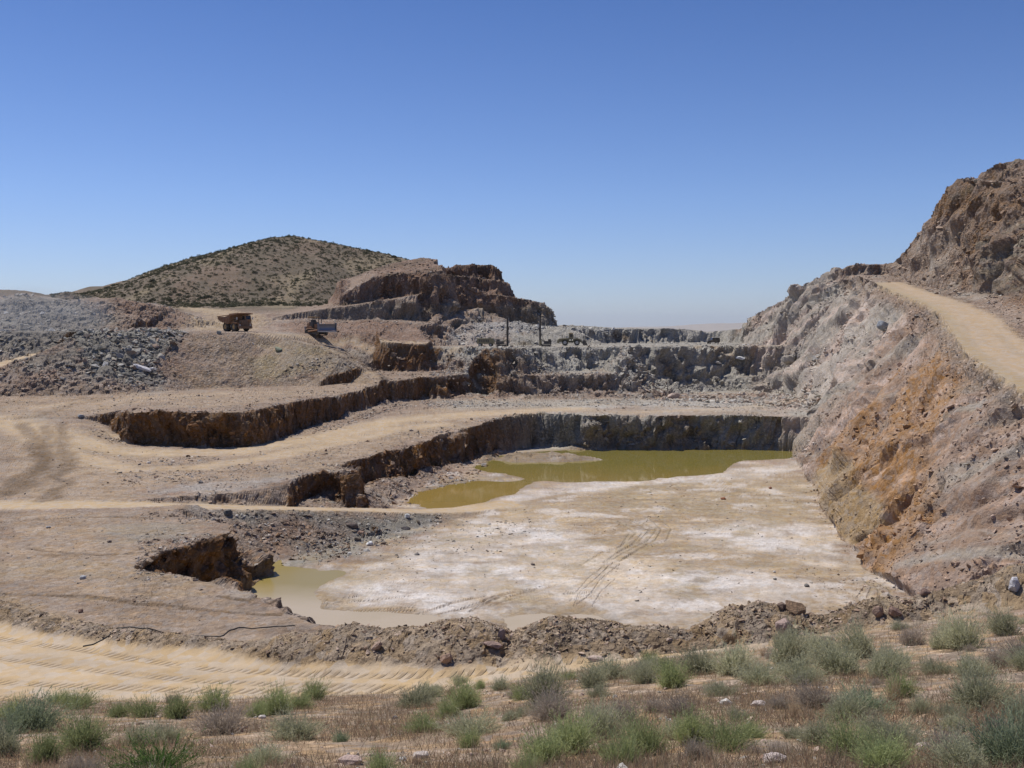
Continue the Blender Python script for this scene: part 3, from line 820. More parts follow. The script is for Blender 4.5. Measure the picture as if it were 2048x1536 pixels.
TINT = np.empty(Xg.shape + (3,), np.float32); KIND = np.empty_like(TINT); ROADM = np.empty(Xg.shape, np.float32)
for i in range(0, NU, 80):
    q_ = slice(i, i + 80)
    TINT[q_], KIND[q_], ROADM[q_] = paint(Xg[q_], Yg[q_], Zg[q_], slope[q_], nrm[q_])

# ------------------------------------------------------------------ broken rock: blocks pushed out along the surface normal
def relief():
    global Xg, Yg, Zg, ROCKM
    x, y, z = Xg.ravel(), Yg.ravel(), Zg.ravel()
    sl = slope.ravel(); rd = ROADM.ravel()
    nn = nrm.reshape(-1, 3)
    fgm = ss(.8, -.2, y - np.interp(x, FGX, FGD))
    dR, sR, _, _, _ = line(x, y, R_EDGE)
    s = dR * sR
    wall = ss(0, 3, -s) * ss(24, 18, -s) * (x > 14) * (y > 36) * (z > -20.6)
    cliffR = ss(8, 12, s) * (y > 50) * (x > 30)
    rock = np.clip(ss(.16, .42, sl) + (wall + cliffR) * .9 * ss(.06, .16, sl), 0, 1) * (1 - fgm) * (1 - rd)
    hills = ss(300, 340, y) * (x < 20)
    rock *= 1 - hills * .8
    # damp the blocks on loose tips and dumps
    loose = ss(-31, -36, x) * (y > 140) * (z < 6) * (z > -11.9)
    rock *= 1 - np.where(x > -66, .95, .75) * loose
    db = line(x, y, BERM)[0]
    rock *= 1 - .6 * ss(4, 2, db)
    ROCKM = rock.reshape(Xg.shape)
    out = np.zeros_like(x)
    hi = rock > .02
    X, Y, Z = x[hi], y[hi], z[hi]
    dip = np.where((wall + cliffR)[hi] > .3, 1.0, 0.0)
    # beds on the right wall dip steeply towards the pit: blocks are long along the dip
    w1 = fbm(X, Y, Z, s=5, o=3, seed=45); w2 = fbm(X, Y, Z, s=4, o=3, seed=46)
    a = (.55 * X - .50 * Y + .67 * Z); b = (.77 * X - .64 * Z); c = (.33 * X + .86 * Y + .38 * Z)
    ax = np.where(dip > 0, a * .55 + 2.2 * w1, X); ay = np.where(dip > 0, c + 2.6 * w2, Y); az = np.where(dip > 0, b + .8 * w1, Z * 1.2)
    f1, _c = facet(ax, ay, az, 2.5, 5)
    f2, _c = facet(ax, ay, az, 1.0, 9)
    f0, _c = facet(ax, ay, az, 5.5, 13)
    big = fbm(ax, ay, az, s=7, o=3, seed=31) + np.where(dip > 0, 1.5, .9) * f0
    scree = np.where(dip > 0, .30 + .70 * ss(-.12, .18, fbm(ax, ay, az, s=9, o=3, seed=47)), 1)
    near = np.interp(Y, [50, 100], [.55, 1])
    far_ = 1 + .6 * ss(195, 225, Y)
    # beds: long ledges along the dip with steep, but not sheer, risers; plus creased joints
    bed = np.tanh(3.2 * fbm(a * .13 + .5 * w1, c + 1.2 * w2, b * .6, s=2.6, o=3, seed=48, rough=.55))
    bed = bed + .38 * np.tanh(4 * fbm(a * .22 + .8 * w2, c * 1.1 + .9 * w1, b * .8, s=1.05, o=3, seed=50, rough=.6))
    jx = fbm(ax, ay, az, s=2.0, o=4, seed=49, rough=.6)
    crease = .35 - np.abs(jx) * 1.6
    out[hi] = rock[hi] * far_ * (big * 1.0 + (np.where(dip > 0, bed * .85, 0) + crease * .7 + f1 * 1.2 * near + f2 * .55) * scree)
    # gravelly roughness everywhere else
    g = (1 - np.clip(rock, 0, 1)) * (1 - .93 * rd)
    amp = np.where(y < 34, .035, .10) * g * np.where(z < -20.2, .25, 1)
    out += amp * fbm(x, y, z, s=1.1, o=4, seed=33, rough=.65) * 1.3
    bn = ss(3.2, 1.5, db) * (1 - fgm)
    m = (bn > .02)
    f3, _c = facet(x[m], y[m], z[m], .34, 3)
    out[m] += bn[m] * f3 * .07 * (1 - rd[m])
    m = loose * (1 - rd) * ss(.05, .15, sl) > .05
    f3, _c = facet(x[m], y[m], z[m], 1.3, 4)
    lo_ = loose * np.where(x > -66, .22, 1.0)
    out[m] += f3 * .5 * (lo_ * (1 - rd))[m]
    out[(z < -20.5) & (y > 50)] *= .35
    o2 = out.reshape(Xg.shape)
    o2 = (np.roll(o2, 1, 0) + np.roll(o2, -1, 0) + o2) / 3
    o2 = (np.roll(o2, 1, 1) + np.roll(o2, -1, 1) + o2) / 3
    sm = rock.reshape(Xg.shape)
    out = (o2 * sm + out.reshape(Xg.shape) * (1 - sm)).ravel()
    Xg = (x + nn[:, 0] * out).reshape(Xg.shape)
    Yg = (y + nn[:, 1] * out).reshape(Yg.shape)
    Zg = (z + nn[:, 2] * out).reshape(Zg.shape)
Y0g = Yg.copy()
ROCKM = None
relief()
# shallow ruts where machines have passed
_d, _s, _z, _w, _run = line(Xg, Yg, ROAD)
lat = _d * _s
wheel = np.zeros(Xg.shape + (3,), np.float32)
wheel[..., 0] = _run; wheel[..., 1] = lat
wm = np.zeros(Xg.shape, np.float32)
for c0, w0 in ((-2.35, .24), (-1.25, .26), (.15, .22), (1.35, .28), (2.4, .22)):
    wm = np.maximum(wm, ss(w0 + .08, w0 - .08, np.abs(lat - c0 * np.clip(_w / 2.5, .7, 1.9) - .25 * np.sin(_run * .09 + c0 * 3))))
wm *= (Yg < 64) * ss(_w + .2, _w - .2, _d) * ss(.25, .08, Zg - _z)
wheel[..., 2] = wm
Zg = Zg - .035 * wm
for P in TW[-5:-1] + [q for q in TW if q[1] < .3]:
    d = line(Xg, Yg, [tuple(p) + (0.,) for p in P[3]])[0]
    Zg = Zg - (.10 if P[1] > .25 else .07) * ss(P[1], P[1] * .3, d)

def ground(x, y):
    """height of the finished ground"""
    x = np.atleast_1d(x); y = np.atleast_1d(y)
    out = np.empty(len(x)); 
    ci = np.clip(np.interp(x / (y + APEX), U, np.arange(NU)), 0, NU - 1)
    c0 = np.floor(ci).astype(int); c1 = np.minimum(c0 + 1, NU - 1)
    for k in range(len(x)):
        a = np.interp(y[k], Y0g[c0[k]], Zg[c0[k]]); b = np.interp(y[k], Y0g[c1[k]], Zg[c1[k]])
        out[k] = a + (b - a) * (ci[k] - c0[k])
    return out

idx = np.arange(NU * NR).reshape(NU, NR)
quads = np.stack([idx[:-1, :-1].ravel(), idx[1:, :-1].ravel(), idx[1:, 1:].ravel(), idx[:-1, 1:].ravel()], 1)
M_TERR = terrain_material()
me = mesh_from('ground', np.stack([Xg, Yg, Zg], -1).reshape(-1, 3), quads, [M_TERR],
               {'tint': TINT.reshape(-1, 3), 'kindmap': KIND.reshape(-1, 3)}, smooth=False)
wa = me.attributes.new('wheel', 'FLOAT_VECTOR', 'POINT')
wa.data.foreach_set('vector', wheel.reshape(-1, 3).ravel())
terrain = link('ground', me, kind='structure')

# the plain beyond, out to the horizon, and ground behind the photographer
m_pl, nt_, b_ = new_mat('far_plain')
nt_.links.new(mixc(nt_, noise_n(nt_, N(nt_, 'ShaderNodeNewGeometry').outputs['Position'], .002, 5), (.30, .25, .20), (.38, .33, .27)), b_.inputs['Base Color'])
v = [(-1100, 960, -40), (1100, 960, -40), (30000, 45000, -90), (-30000, 45000, -90), (-3000, 900, -42), (3000, 900, -42)]
link('plain', mesh_from('plain', np.array([(-40000, 930, -41.5), (40000, 930, -41.5), (40000, 45000, -90), (-40000, 45000, -90)]), np.array([[0, 1, 2, 3]]), [m_pl]), kind='structure')
xs = np.linspace(-24000, 26000, 240); ysb = np.linspace(0, 1, 12)
gx, gt = np.meshgrid(xs, ysb, indexing='ij')
hgt_ = (fbm(gx, gx * 0, s=5200, o=5, seed=51) + .25) * 420 + 60
hz = np.interp(gx, [-24000, 900, 2200, 3400, 6000, 26000], [.8, .25, .55, 1.0, .8, .7]) * hgt_
gz = -90 + np.sin(gt * np.pi) * np.maximum(hz, 20) * (1 + .15 * fbm(gx, gt * 3000, s=900, o=3, seed=52))
ii = np.arange(gx.size).reshape(gx.shape)
link('mountains', mesh_from('mountains', np.stack([gx, 15000 + gt * 5000, gz], -1).reshape(-1, 3),
     np.stack([ii[:-1, :-1].ravel(), ii[1:, :-1].ravel(), ii[1:, 1:].ravel(), ii[:-1, 1:].ravel()], 1), [m_pl], smooth=True), kind='structure')

# ------------------------------------------------------------------ pools
def water_mat(name, c1, c2, fx, rough, spec=.5):
    m, nt, b = new_mat(name)
    co = N(nt, 'ShaderNodeNewGeometry').outputs['Position']
    sp_ = N(nt, 'ShaderNodeSeparateXYZ')
    nt.links.new(co, sp_.inputs[0])
    f = math_n(nt, 'ADD', ramp_n(nt, sp_.outputs[1], fx), math_n(nt, 'MULTIPLY', math_n(nt, 'SUBTRACT', noise_n(nt, co, .15, 4), .5), .9), True)
    nt.links.new(mixc(nt, f, c1, c2), b.inputs['Base Color'])
    b.inputs['Roughness'].default_value = rough
    b.inputs['Specular IOR Level'].default_value = spec
    b.inputs['IOR'].default_value = 1.33
    bp = N(nt, 'ShaderNodeBump')
    bp.inputs['Strength'].default_value = .05
    nt.links.new(noise_n(nt, co, 1.3, 3), bp.inputs['Height'])
    nt.links.new(bp.outputs[0], b.inputs['Normal'])
    return m
def sheet(name, P, z, mat, **kw):
    xs = [p[0] for p in P]; ys_ = [p[1] for p in P]
    x0, x1, y0, y1 = min(xs) - 3, max(xs) + 3, min(ys_) - 3, max(ys_) + 3
    nx, ny = int((x1 - x0) / .5), int((y1 - y0) / .5)
    gx, gy = np.meshgrid(np.linspace(x0, x1, nx), np.linspace(y0, y1, ny), indexing='ij')
    ii = np.arange(gx.size).reshape(gx.shape)
    q = np.stack([ii[:-1, :-1].ravel(), ii[1:, :-1].ravel(), ii[1:, 1:].ravel(), ii[:-1, 1:].ravel()], 1)
    keep = sdpoly(gx[:-1, :-1].ravel().astype(np.float32), gy[:-1, :-1].ravel().astype(np.float32), P) < 2.2
    me = mesh_from(name, np.stack([gx, gy, np.full(gx.shape, z)], -1).reshape(-1, 3), q[keep], [mat], smooth=True)
    return link(name, me, kind='structure', **kw)
_gm = water_mat('pool_green', (.29, .20, .055), (.20, .17, .045), (125, 155, 0, 1), .05)
sheet('green_pool_water', P_POND, WATER_Z, _gm)
sheet('amber_pool_water', P_POOL, WATER_Z - .012, _gm)
sheet('muddy_pool_water', P_POND2, WATER_Z, water_mat('pool_muddy', (.43, .35, .24), (.27, .21, .07), (73, 81, 0, 1), .2, .22))

# ------------------------------------------------------------------ loose rock, boulders
import bmesh
def rock_proto(seed, flat=1.0, npt=15):
    r = np.random.default_rng(seed)
    p = r.normal(size=(npt, 3)); p /= np.linalg.norm(p, axis=1, keepdims=True)
    p *= r.uniform(.8, 1.05, (npt, 1))
    p *= np.array([1.0, r.uniform(.55, .9), flat * r.uniform(.45, .75)])
    bm = bmesh.new()
    for q in p:
        bm.verts.new(q)
    res = bmesh.ops.convex_hull(bm, input=bm.verts)
    bmesh.ops.delete(bm, geom=[g for g in res['geom_interior'] if isinstance(g, bmesh.types.BMVert)], context='VERTS')
    bm.verts.index_update()
    V = np.array([v.co[:] for v in bm.verts]); Fc = np.array([[v.index for v in f.verts] for f in bm.faces if len(f.verts) == 3])
    bm.free()
    return V, Fc
PROTO = [rock_proto(100 + k, [1.0, .9, .45, .35, .7][k % 5], 10 + k % 5) for k in range(20)]

def rot_mats(n, tilt=.35):
    a = rng.uniform(0, 2 * np.pi, n)
    t = rng.normal(0, tilt, n); s = rng.normal(0, tilt, n)
    ca, sa = np.cos(a), np.sin(a)
    Z0 = np.zeros(n); O = np.ones(n)
    Rz = np.stack([ca, -sa, Z0, sa, ca, Z0, Z0, Z0, O], 1).reshape(n, 3, 3)
    Rx = np.stack([O, Z0, Z0, Z0, np.cos(t), -np.sin(t), Z0, np.sin(t), np.cos(t)], 1).reshape(n, 3, 3)
    Ry = np.stack([np.cos(s), Z0, np.sin(s), Z0, O, Z0, -np.sin(s), Z0, np.cos(s)], 1).reshape(n, 3, 3)
    return Rx @ Ry @ Rz

def rocks_mesh(name, P, S, C, mat, tilt=.35, sink=.15):
    """P (n,3) places, S (n,) radii, C (n,3) colours -> one mesh"""
    n = len(P)
    R = rot_mats(n, tilt)
    pi = rng.integers(0, len(PROTO), n)
    Vs, Fs, Cs, off = [], [], [], 0
    for k, (pv, pf) in enumerate(PROTO):
        m = np.where(pi == k)[0]
        if len(m) == 0:
            continue
        v = np.einsum('nij,vj->nvi', R[m], pv) * S[m][:, None, None] + P[m][:, None, :]
        v[..., 2] += (S[m] * sink)[:, None]
        Vs.append(v.reshape(-1, 3)); Cs.append(np.repeat(C[m], len(pv), 0))
        Fs.append((pf[None] + (np.arange(len(m)) * len(pv))[:, None, None]).reshape(-1, 3) + off)
        off += len(m) * len(pv)
    return mesh_from(name, np.concatenate(Vs), np.concatenate(Fs), [mat], {'tint': np.concatenate(Cs)})

def rock_material():
    m, nt, b = new_mat('stone')
    L = nt.links
    co = N(nt, 'ShaderNodeNewGeometry').outputs['Position']
    col = N(nt, 'ShaderNodeVertexColor', layer_name='tint').outputs['Color']
    n2, n3 = noise_n(nt, co, 3.5, 5, .6), noise_n(nt, co, 22, 4, .65)
    hsv = N(nt, 'ShaderNodeHueSaturation')
    L.new(col, hsv.inputs['Color'])
    L.new(ramp_n(nt, math_n(nt, 'ADD', n2, n3), (.6, 1.4, .65, 1.35)), hsv.inputs['Value'])
    L.new(hsv.outputs[0], b.inputs['Base Color'])
    bp = N(nt, 'ShaderNodeBump')
    bp.inputs['Strength'].default_value = .7
    bp.inputs['Distance'].default_value = .25
    L.new(math_n(nt, 'ADD', n2, math_n(nt, 'MULTIPLY', n3, .3)), bp.inputs['Height'])
    L.new(bp.outputs[0], b.inputs['Normal'])
    b.inputs['Roughness'].default_value = .85
    return m
M_ROCK = rock_material()

# outline sighted on the ground, rocks per square metre, smallest and largest radius, colour names
RUB = [
    ([(700, 560), (850, 520), (1000, 530), (1110, 640), (900, 640), (560, 625)], .35, .2, .8, 'redrock gravel hill mud'),
    ([(1600, 1130), (1760, 1130), (2048, 1060), (2048, 1150), (1750, 1200)], 1.5, .05, .3, 'mauve grey redrock pink'),
    ([(150, 666), (290, 660), (372, 668), (355, 700), (310, 735), (345, 765), (300, 775), (200, 770), (160, 740), (150, 700)], 1.8, .28, 1.5, 'slate slate grey palegrey grey redrock'),
    ([(-60, 600), (60, 592), (160, 600), (240, 620), (240, 655), (140, 688), (0, 715), (-60, 720)], .75, .22, 1.1, 'slate grey palegrey slate gravel'),
    ([(230, 600), (330, 605), (410, 640), (380, 658), (240, 660)], .5, .15, .6, 'redrock gravel grey palegrey'),
    ([(-30, 740), (60, 735), (170, 745), (300, 765), (300, 785), (-30, 790)], 1.6, .18, .95, 'redrock gravel grey palegrey redrock'),
    ([(0, 735), (150, 695), (160, 740), (60, 745)], .6, .15, .6, 'slate grey'),
    ([(330, 670), (560, 672), (520, 720), (500, 772), (330, 780)], .16, .1, .45, 'redrock gravel grey palegrey'),
    ([(560, 680), (740, 690), (860, 700), (900, 750), (800, 752), (640, 700)], .5, .12, .5, 'redrock gravel grey'),
    ([(560, 640), (860, 640), (900, 680), (640, 668)], .4, .12, .55, 'redrock gravel grey palegrey'),
    ([(880, 665), (930, 648), (1060, 642), (1140, 652), (1240, 662), (1300, 672), (1300, 685), (900, 690)], 1.5, .22, .95, 'palegrey grey palegrey grey slate'),
    ([(1300, 660), (1600, 655), (1620, 682), (1300, 685)], .6, .2, .8, 'grey palegrey slate'),
    ([(870, 700), (1250, 697), (1260, 790), (1200, 735), (900, 745)], .8, .18, .8, 'grey palegrey gravel redrock'),
    ([(1240, 697), (1640, 695), (1640, 790), (1240, 795)], 1.3, .22, 1.15, 'grey palegrey gravel redrock grey'),
    ([(860, 738), (1250, 735), (1260, 760), (860, 760)], 1.2, .15, .7, 'palegrey grey gravel'),
    ([(830, 790), (1250, 788), (1640, 784), (1640, 800), (1250, 812), (860, 815)], .9, .12, .55, 'grey palegrey gravel'),
    ([(560, 790), (800, 762), (860, 760), (860, 790), (700, 800), (590, 812)], .5, .08, .35, 'palegrey grey gravel redrock'),
    ([(590, 865), (720, 830), (800, 805), (820, 815), (700, 850), (600, 880)], 1.6, .1, .55, 'grey redrock gravel palegrey'),
    ([(980, 840), (1640, 822), (1640, 850), (980, 860)], .6, .08, .35, 'grey palegrey slate'),
    ([(620, 960), (850, 880), (1000, 845), (1010, 860), (860, 905), (640, 985)], .5, .06, .3, 'grey redrock palegrey gravel'),
    ([(640, 1010), (660, 985), (780, 975), (880, 935), (1000, 905), (985, 935), (960, 962), (850, 985), (830, 1010)], 1.8, .1, .7, 'grey redrock gravel palegrey rust2'),
    ([(300, 988), (640, 985), (660, 1010), (300, 1008)], 1.2, .08, .4, 'grey gravel redrock palegrey'),
    ([(430, 1028), (900, 1030), (860, 1062), (740, 1105), (640, 1130), (540, 1135), (530, 1100), (500, 1045)], 2.6, .07, .5, 'grey gravel redrock palegrey mud'),
    ([(520, 1070), (700, 1070), (700, 1115), (560, 1130)], 3.0, .12, .5, 'grey rust2 redrock palegrey mud'),
    ([(280, 1028), (520, 1040), (520, 1060), (280, 1045)], 1.4, .08, .35, 'grey redrock mud'),
    ([(1460, 870), (1640, 830), (1650, 930), (1590, 925), (1560, 900)], 1.2, .1, .55, 'grey palegrey slate'),
    ([(1600, 940), (1660, 980), (1760, 1140), (1700, 1120), (1640, 1030)], 1.2, .08, .4, 'rust2 redrock pink khaki'),
    ([(1640, 640), (1860, 640), (1940, 740), (2048, 800), (2048, 1060), (1800, 1120), (1650, 900), (1600, 780)], .24, .12, .6, 'mauve grey pink redrock'),
    ([(1900, 800), (2048, 850), (2048, 1100), (1820, 1130), (1800, 1000)], .25, .1, .5, 'mauve mauve pink grey'),
    ([(1500, 640), (1650, 560), (1760, 540), (1740, 640), (1600, 660)], .35, .15, .7, 'grey mauve redrock'),
    ([(1800, 570), (2048, 650), (2048, 330), (1960, 340), (1860, 460)], .25, .15, .6, 'redrock gravel mauve'),
    ([(1720, 560), (1850, 620), (1940, 720), (2048, 800), (2048, 830), (1920, 760), (1860, 660), (1760, 600)], .9, .1, .4, 'grey palegrey mauve'),
    ([(960, 1015), (1580, 940), (1700, 1090), (1760, 1200), (1400, 1240), (700, 1180), (780, 1100)], .28, .06, .24, 'grey gravel mud slate'),
    ([(700, 1060), (900, 1030), (1100, 1040), (1000, 1110), (760, 1120)], .6, .07, .28, 'grey slate palegrey'),
    ([(0, 1030), (300, 1030), (500, 1190), (600, 1250), (0, 1220)], .25, .05, .2, 'gravel grey redrock palegrey mud'),
    ([(120, 830), (260, 850), (340, 905), (480, 905), (900, 850), (640, 950), (300, 1000), (0, 1000), (0, 900)], .16, .07, .25, 'grey redrock palegrey mud'),
    ([(180, 820), (270, 815), (260, 870), (320, 895), (180, 870)], .8, .06, .3, 'grey gravel palegrey'),
    ([(0, 790), (440, 790), (800, 760), (700, 785), (440, 825), (250, 815), (0, 840)], .2, .09, .32, 'grey redrock palegrey mud'),
]
_pts = [p for r in RUB for p in r[0]]
_hh = hit([p[0] for p in _pts], [p[1] for p in _pts])
_i = 0
PP, SS, CC = [], [], []
for P, dens, s0, s1, names in RUB:
    W_ = _hh[_i:_i + len(P), :2]; _i += len(P)
    x0, y0 = W_.min(0); x1, y1 = W_.max(0)
    dens = dens * (3.0 if s1 < .8 else 2.2)
    n = int(min(dens * (x1 - x0) * (y1 - y0), 60000))
    x = rng.uniform(x0, x1, n).astype(np.float32); y = rng.uniform(y0, y1, n).astype(np.float32)
    k = (sdpoly(x, y, W_) < 0)
    cl = fbm(x, y, s=4.5, o=3, seed=61)
    k &= rng.random(n) < np.clip(.55 + 1.3 * cl, .08, 1)
    x, y = x[k], y[k]
    s = s0 * (1 - rng.random(len(x)) * (1 - (s0 / s1) ** 1.7)) ** (-1 / 1.7)
    nm = names.split()
    c = np.array([C_[q] for q in nm])[rng.integers(0, len(nm), len(x))]
    c = c * rng.uniform(.6, 1.6, (len(x), 1))
    PP.append(np.stack([x, y], 1)); SS.append(s); CC.append(c)
# spoil bank stones
n = 16000
bp_ = np.array(BERM); t = rng.uniform(0, len(bp_) - 1.01, n); ti = t.astype(int)
b0 = bp_[ti] + (bp_[ti + 1] - bp_[ti]) * (t - ti)[:, None]
o_ = rng.normal(0, 1.5, n)
x = b0[:, 0] + rng.normal(0, .3, n); y = b0[:, 1] + o_
k = (y > np.interp(x, FGX, FGD) + .4) & ~((y > 62))
x, y = x[k], y[k]
s = .025 * (1 - rng.random(len(x)) * (1 - (.025 / .2) ** 1.9)) ** (-1 / 1.9)
c = np.array([C_['spoil'], C_['redrock'], C_['mud'], C_['mauve'], C_['pink']])[rng.integers(0, 5, len(x))] * rng.uniform(.75, 1.35, (len(x), 1))
PP.append(np.stack([x, y], 1)); SS.append(s); CC.append(c)
PP, SS, CC = np.concatenate(PP), np.concatenate(SS), np.clip(np.concatenate(CC), .02, .75)
dR_, sR_, _, _, _ = line(PP[:, 0], PP[:, 1], R_EDGE)
onroad = (dR_ * sR_ > .8) & (dR_ * sR_ < 7.5) & (PP[:, 1] > 40) & (PP[:, 1] < 205)
dn_, _, zn_, wn_, _ = line(PP[:, 0], PP[:, 1], ROAD)
dt_, _, _, wt_, _ = line(PP[:, 0], PP[:, 1], TRACK)
gz = ground(PP[:, 0], PP[:, 1])
k = ~onroad & ~((dn_ < wn_ + .1) & (gz < zn_ + .3)) & ~((dt_ < wt_ - .2)) & (gz > WATER_Z - .02 - SS * .2)
PP, SS, CC, gz = PP[k], SS[k], CC[k], gz[k]
# each stone takes after the ground it broke from
_ci = np.clip(np.rint(np.interp(PP[:, 0] / (PP[:, 1] + APEX), U, np.arange(NU))), 0, NU - 1).astype(int)
_ri = np.array([np.searchsorted(Y0g[c_], y_) for c_, y_ in zip(_ci, PP[:, 1])]).clip(0, NR - 1)
CC = CC * .55 + TINT[_ci, _ri] * .45 * rng.uniform(.7, 1.4, (len(CC), 1))
P3 = np.column_stack([PP, gz])
# blocks standing proud of the rock faces and along their broken crests
w_ = (ROCKM > .35) & (Yg < 330) & (Yg > 42) & (np.abs(Xg / Yg) < .56)
area = (Yg / 120.0)
w_ = (w_ * np.where((Xg > 16) & (Yg < 210), .6, 1.0) * np.minimum(area, 1.6) * np.clip(.35 + 1.4 * fbm(Xg, Yg, Zg, s=6, o=3, seed=63), .03, 1)).ravel().astype(np.float64)
pick = rng.choice(w_.size, 26000, replace=False, p=w_ / w_.sum())
pf_ = np.stack([Xg.ravel()[pick], Yg.ravel()[pick], Zg.ravel()[pick]], 1)
sf_ = .09 * (1 - rng.random(len(pick)) * (1 - (.09 / .75) ** 1.6)) ** (-1 / 1.6) * np.interp(pf_[:, 1], [60, 200], [.7, 1.25])
cf_ = TINT.reshape(-1, 3)[pick] * rng.uniform(.7, 1.5, (len(pick), 1))
cr_ = np.zeros_like(ROCKM)
for q_ in range(3, 40, 4):
    cr_ = np.maximum(cr_, np.roll(ROCKM, -q_, 1)); cr_ = np.maximum(cr_, np.roll(ROCKM, q_, 1))
w_ = (cr_ > .5) & (ROCKM < .25) & (ROADM < .3) & (Yg > 58) & (Yg < 300) & (Zg > -20.3) & (np.abs(Xg / Yg) < .56)
w_ = (w_ * np.clip(.3 + 1.6 * fbm(Xg, Yg, Zg, s=5, o=3, seed=64), .02, 1)).ravel().astype(np.float64)
pick = rng.choice(w_.size, 16000, replace=False, p=w_ / w_.sum())
pc_ = np.stack([Xg.ravel()[pick], Yg.ravel()[pick], Zg.ravel()[pick]], 1)
sc_ = .06 * (1 - rng.random(len(pick)) * (1 - (.06 / .45) ** 1.6)) ** (-1 / 1.6) * np.interp(pc_[:, 1], [60, 200], [.7, 1.4])
cc_ = (TINT.reshape(-1, 3)[pick] * .5 + np.array([C_['grey'], C_['palegrey'], C_['redrock'], C_['gravel']])[rng.integers(0, 4, len(pick))] * .5) * rng.uniform(.65, 1.5, (len(pick), 1))
pf_ = np.concatenate([pf_, pc_]); sf_ = np.concatenate([sf_, sc_]); cf_ = np.concatenate([cf_, cc_])
P3 = np.concatenate([P3, pf_]); SS = np.concatenate([SS, sf_]); CC = np.clip(np.concatenate([CC, cf_]), .02, .75)
print('rubble rocks', len(PP))
rub = link('rubble', rocks_mesh('rubble', P3, SS, CC, M_ROCK, .4, .05), kind='stuff',
           label='broken grey, pink and rust-brown rubble strewn over the benches, tips and quarry floor')

# gravel of the near hillside
n = 15000
y = np.exp(rng.uniform(math.log(9), math.log(33), n)); x = rng.uniform(-.72, .72, n) * (y + 3)
k = (y < np.interp(x, FGX, FGD) + 1.2) & (rng.random(n) < np.clip(.35 + 1.6 * fbm(x, y, s=1.8, o=3, seed=62), .05, 1))
x, y = x[k], y[k]
s = .012 * (1 - rng.random(len(x)) * (1 - (.012 / .11) ** 1.6)) ** (-1 / 1.6)
c = np.array([C_['redrock'], C_['pink'], C_['fg'], C_['mauve'], C_['palegrey']])[rng.integers(0, 5, len(x))] * rng.uniform(.8, 1.5, (len(x), 1))
link('gravel', rocks_mesh('gravel', np.column_stack([x, y, ground(x, y)]), s, np.clip(c, 0, .75), M_ROCK, .4, .2), kind='stuff',
     label='small pinkish stones scattered between the shrubs of the near hillside')

def boulder_mesh(name, seed, dims, colr, npt=26):
    r = np.random.default_rng(seed)
    p = r.normal(size=(npt, 3)); p /= np.linalg.norm(p, axis=1, keepdims=True)
    p = np.sign(p) * np.abs(p) ** .8
    p *= r.uniform(.85, 1.1, (npt, 1)) * np.array(dims)
    bm = bmesh.new()
    for q in p:
        bm.verts.new(q)
    res = bmesh.ops.convex_hull(bm, input=bm.verts)
    bmesh.ops.delete(bm, geom=[g for g in res['geom_interior'] if isinstance(g, bmesh.types.BMVert)], context='VERTS')
    bmesh.ops.dissolve_limit(bm, angle_limit=.2, verts=bm.verts, edges=bm.edges)
    bmesh.ops.bevel(bm, geom=list(bm.edges), offset=.05 * min(dims), segments=1, affect='EDGES')
    bmesh.ops.triangulate(bm, faces=bm.faces)
    bmesh.ops.subdivide_edges(bm, edges=bm.edges, cuts=2, use_grid_fill=True)
    me = bpy.data.meshes.new(name)
    bm.to_mesh(me); bm.free()
    n = len(me.vertices)
    v = np.empty(n * 3, np.float32); me.vertices.foreach_get('co', v); v = v.reshape(-1, 3)
    sz = min(dims)
    q = fbm(v[:, 0], v[:, 1], v[:, 2] + seed, s=sz * .6, o=3, seed=seed % 17)
    v *= 1 + .10 * q[:, None]
    me.vertices.foreach_set('co', v.ravel())
    at_ = me.color_attributes.new('tint', 'FLOAT_COLOR', 'POINT')
    cc = np.ones((n, 4), np.float32)
    cc[:, :3] = np.array(colr) * (1 + .2 * q[:, None])
    at_.data.foreach_set('color', cc.ravel())
    me.materials.append(M_ROCK)
    me.update()
    return me

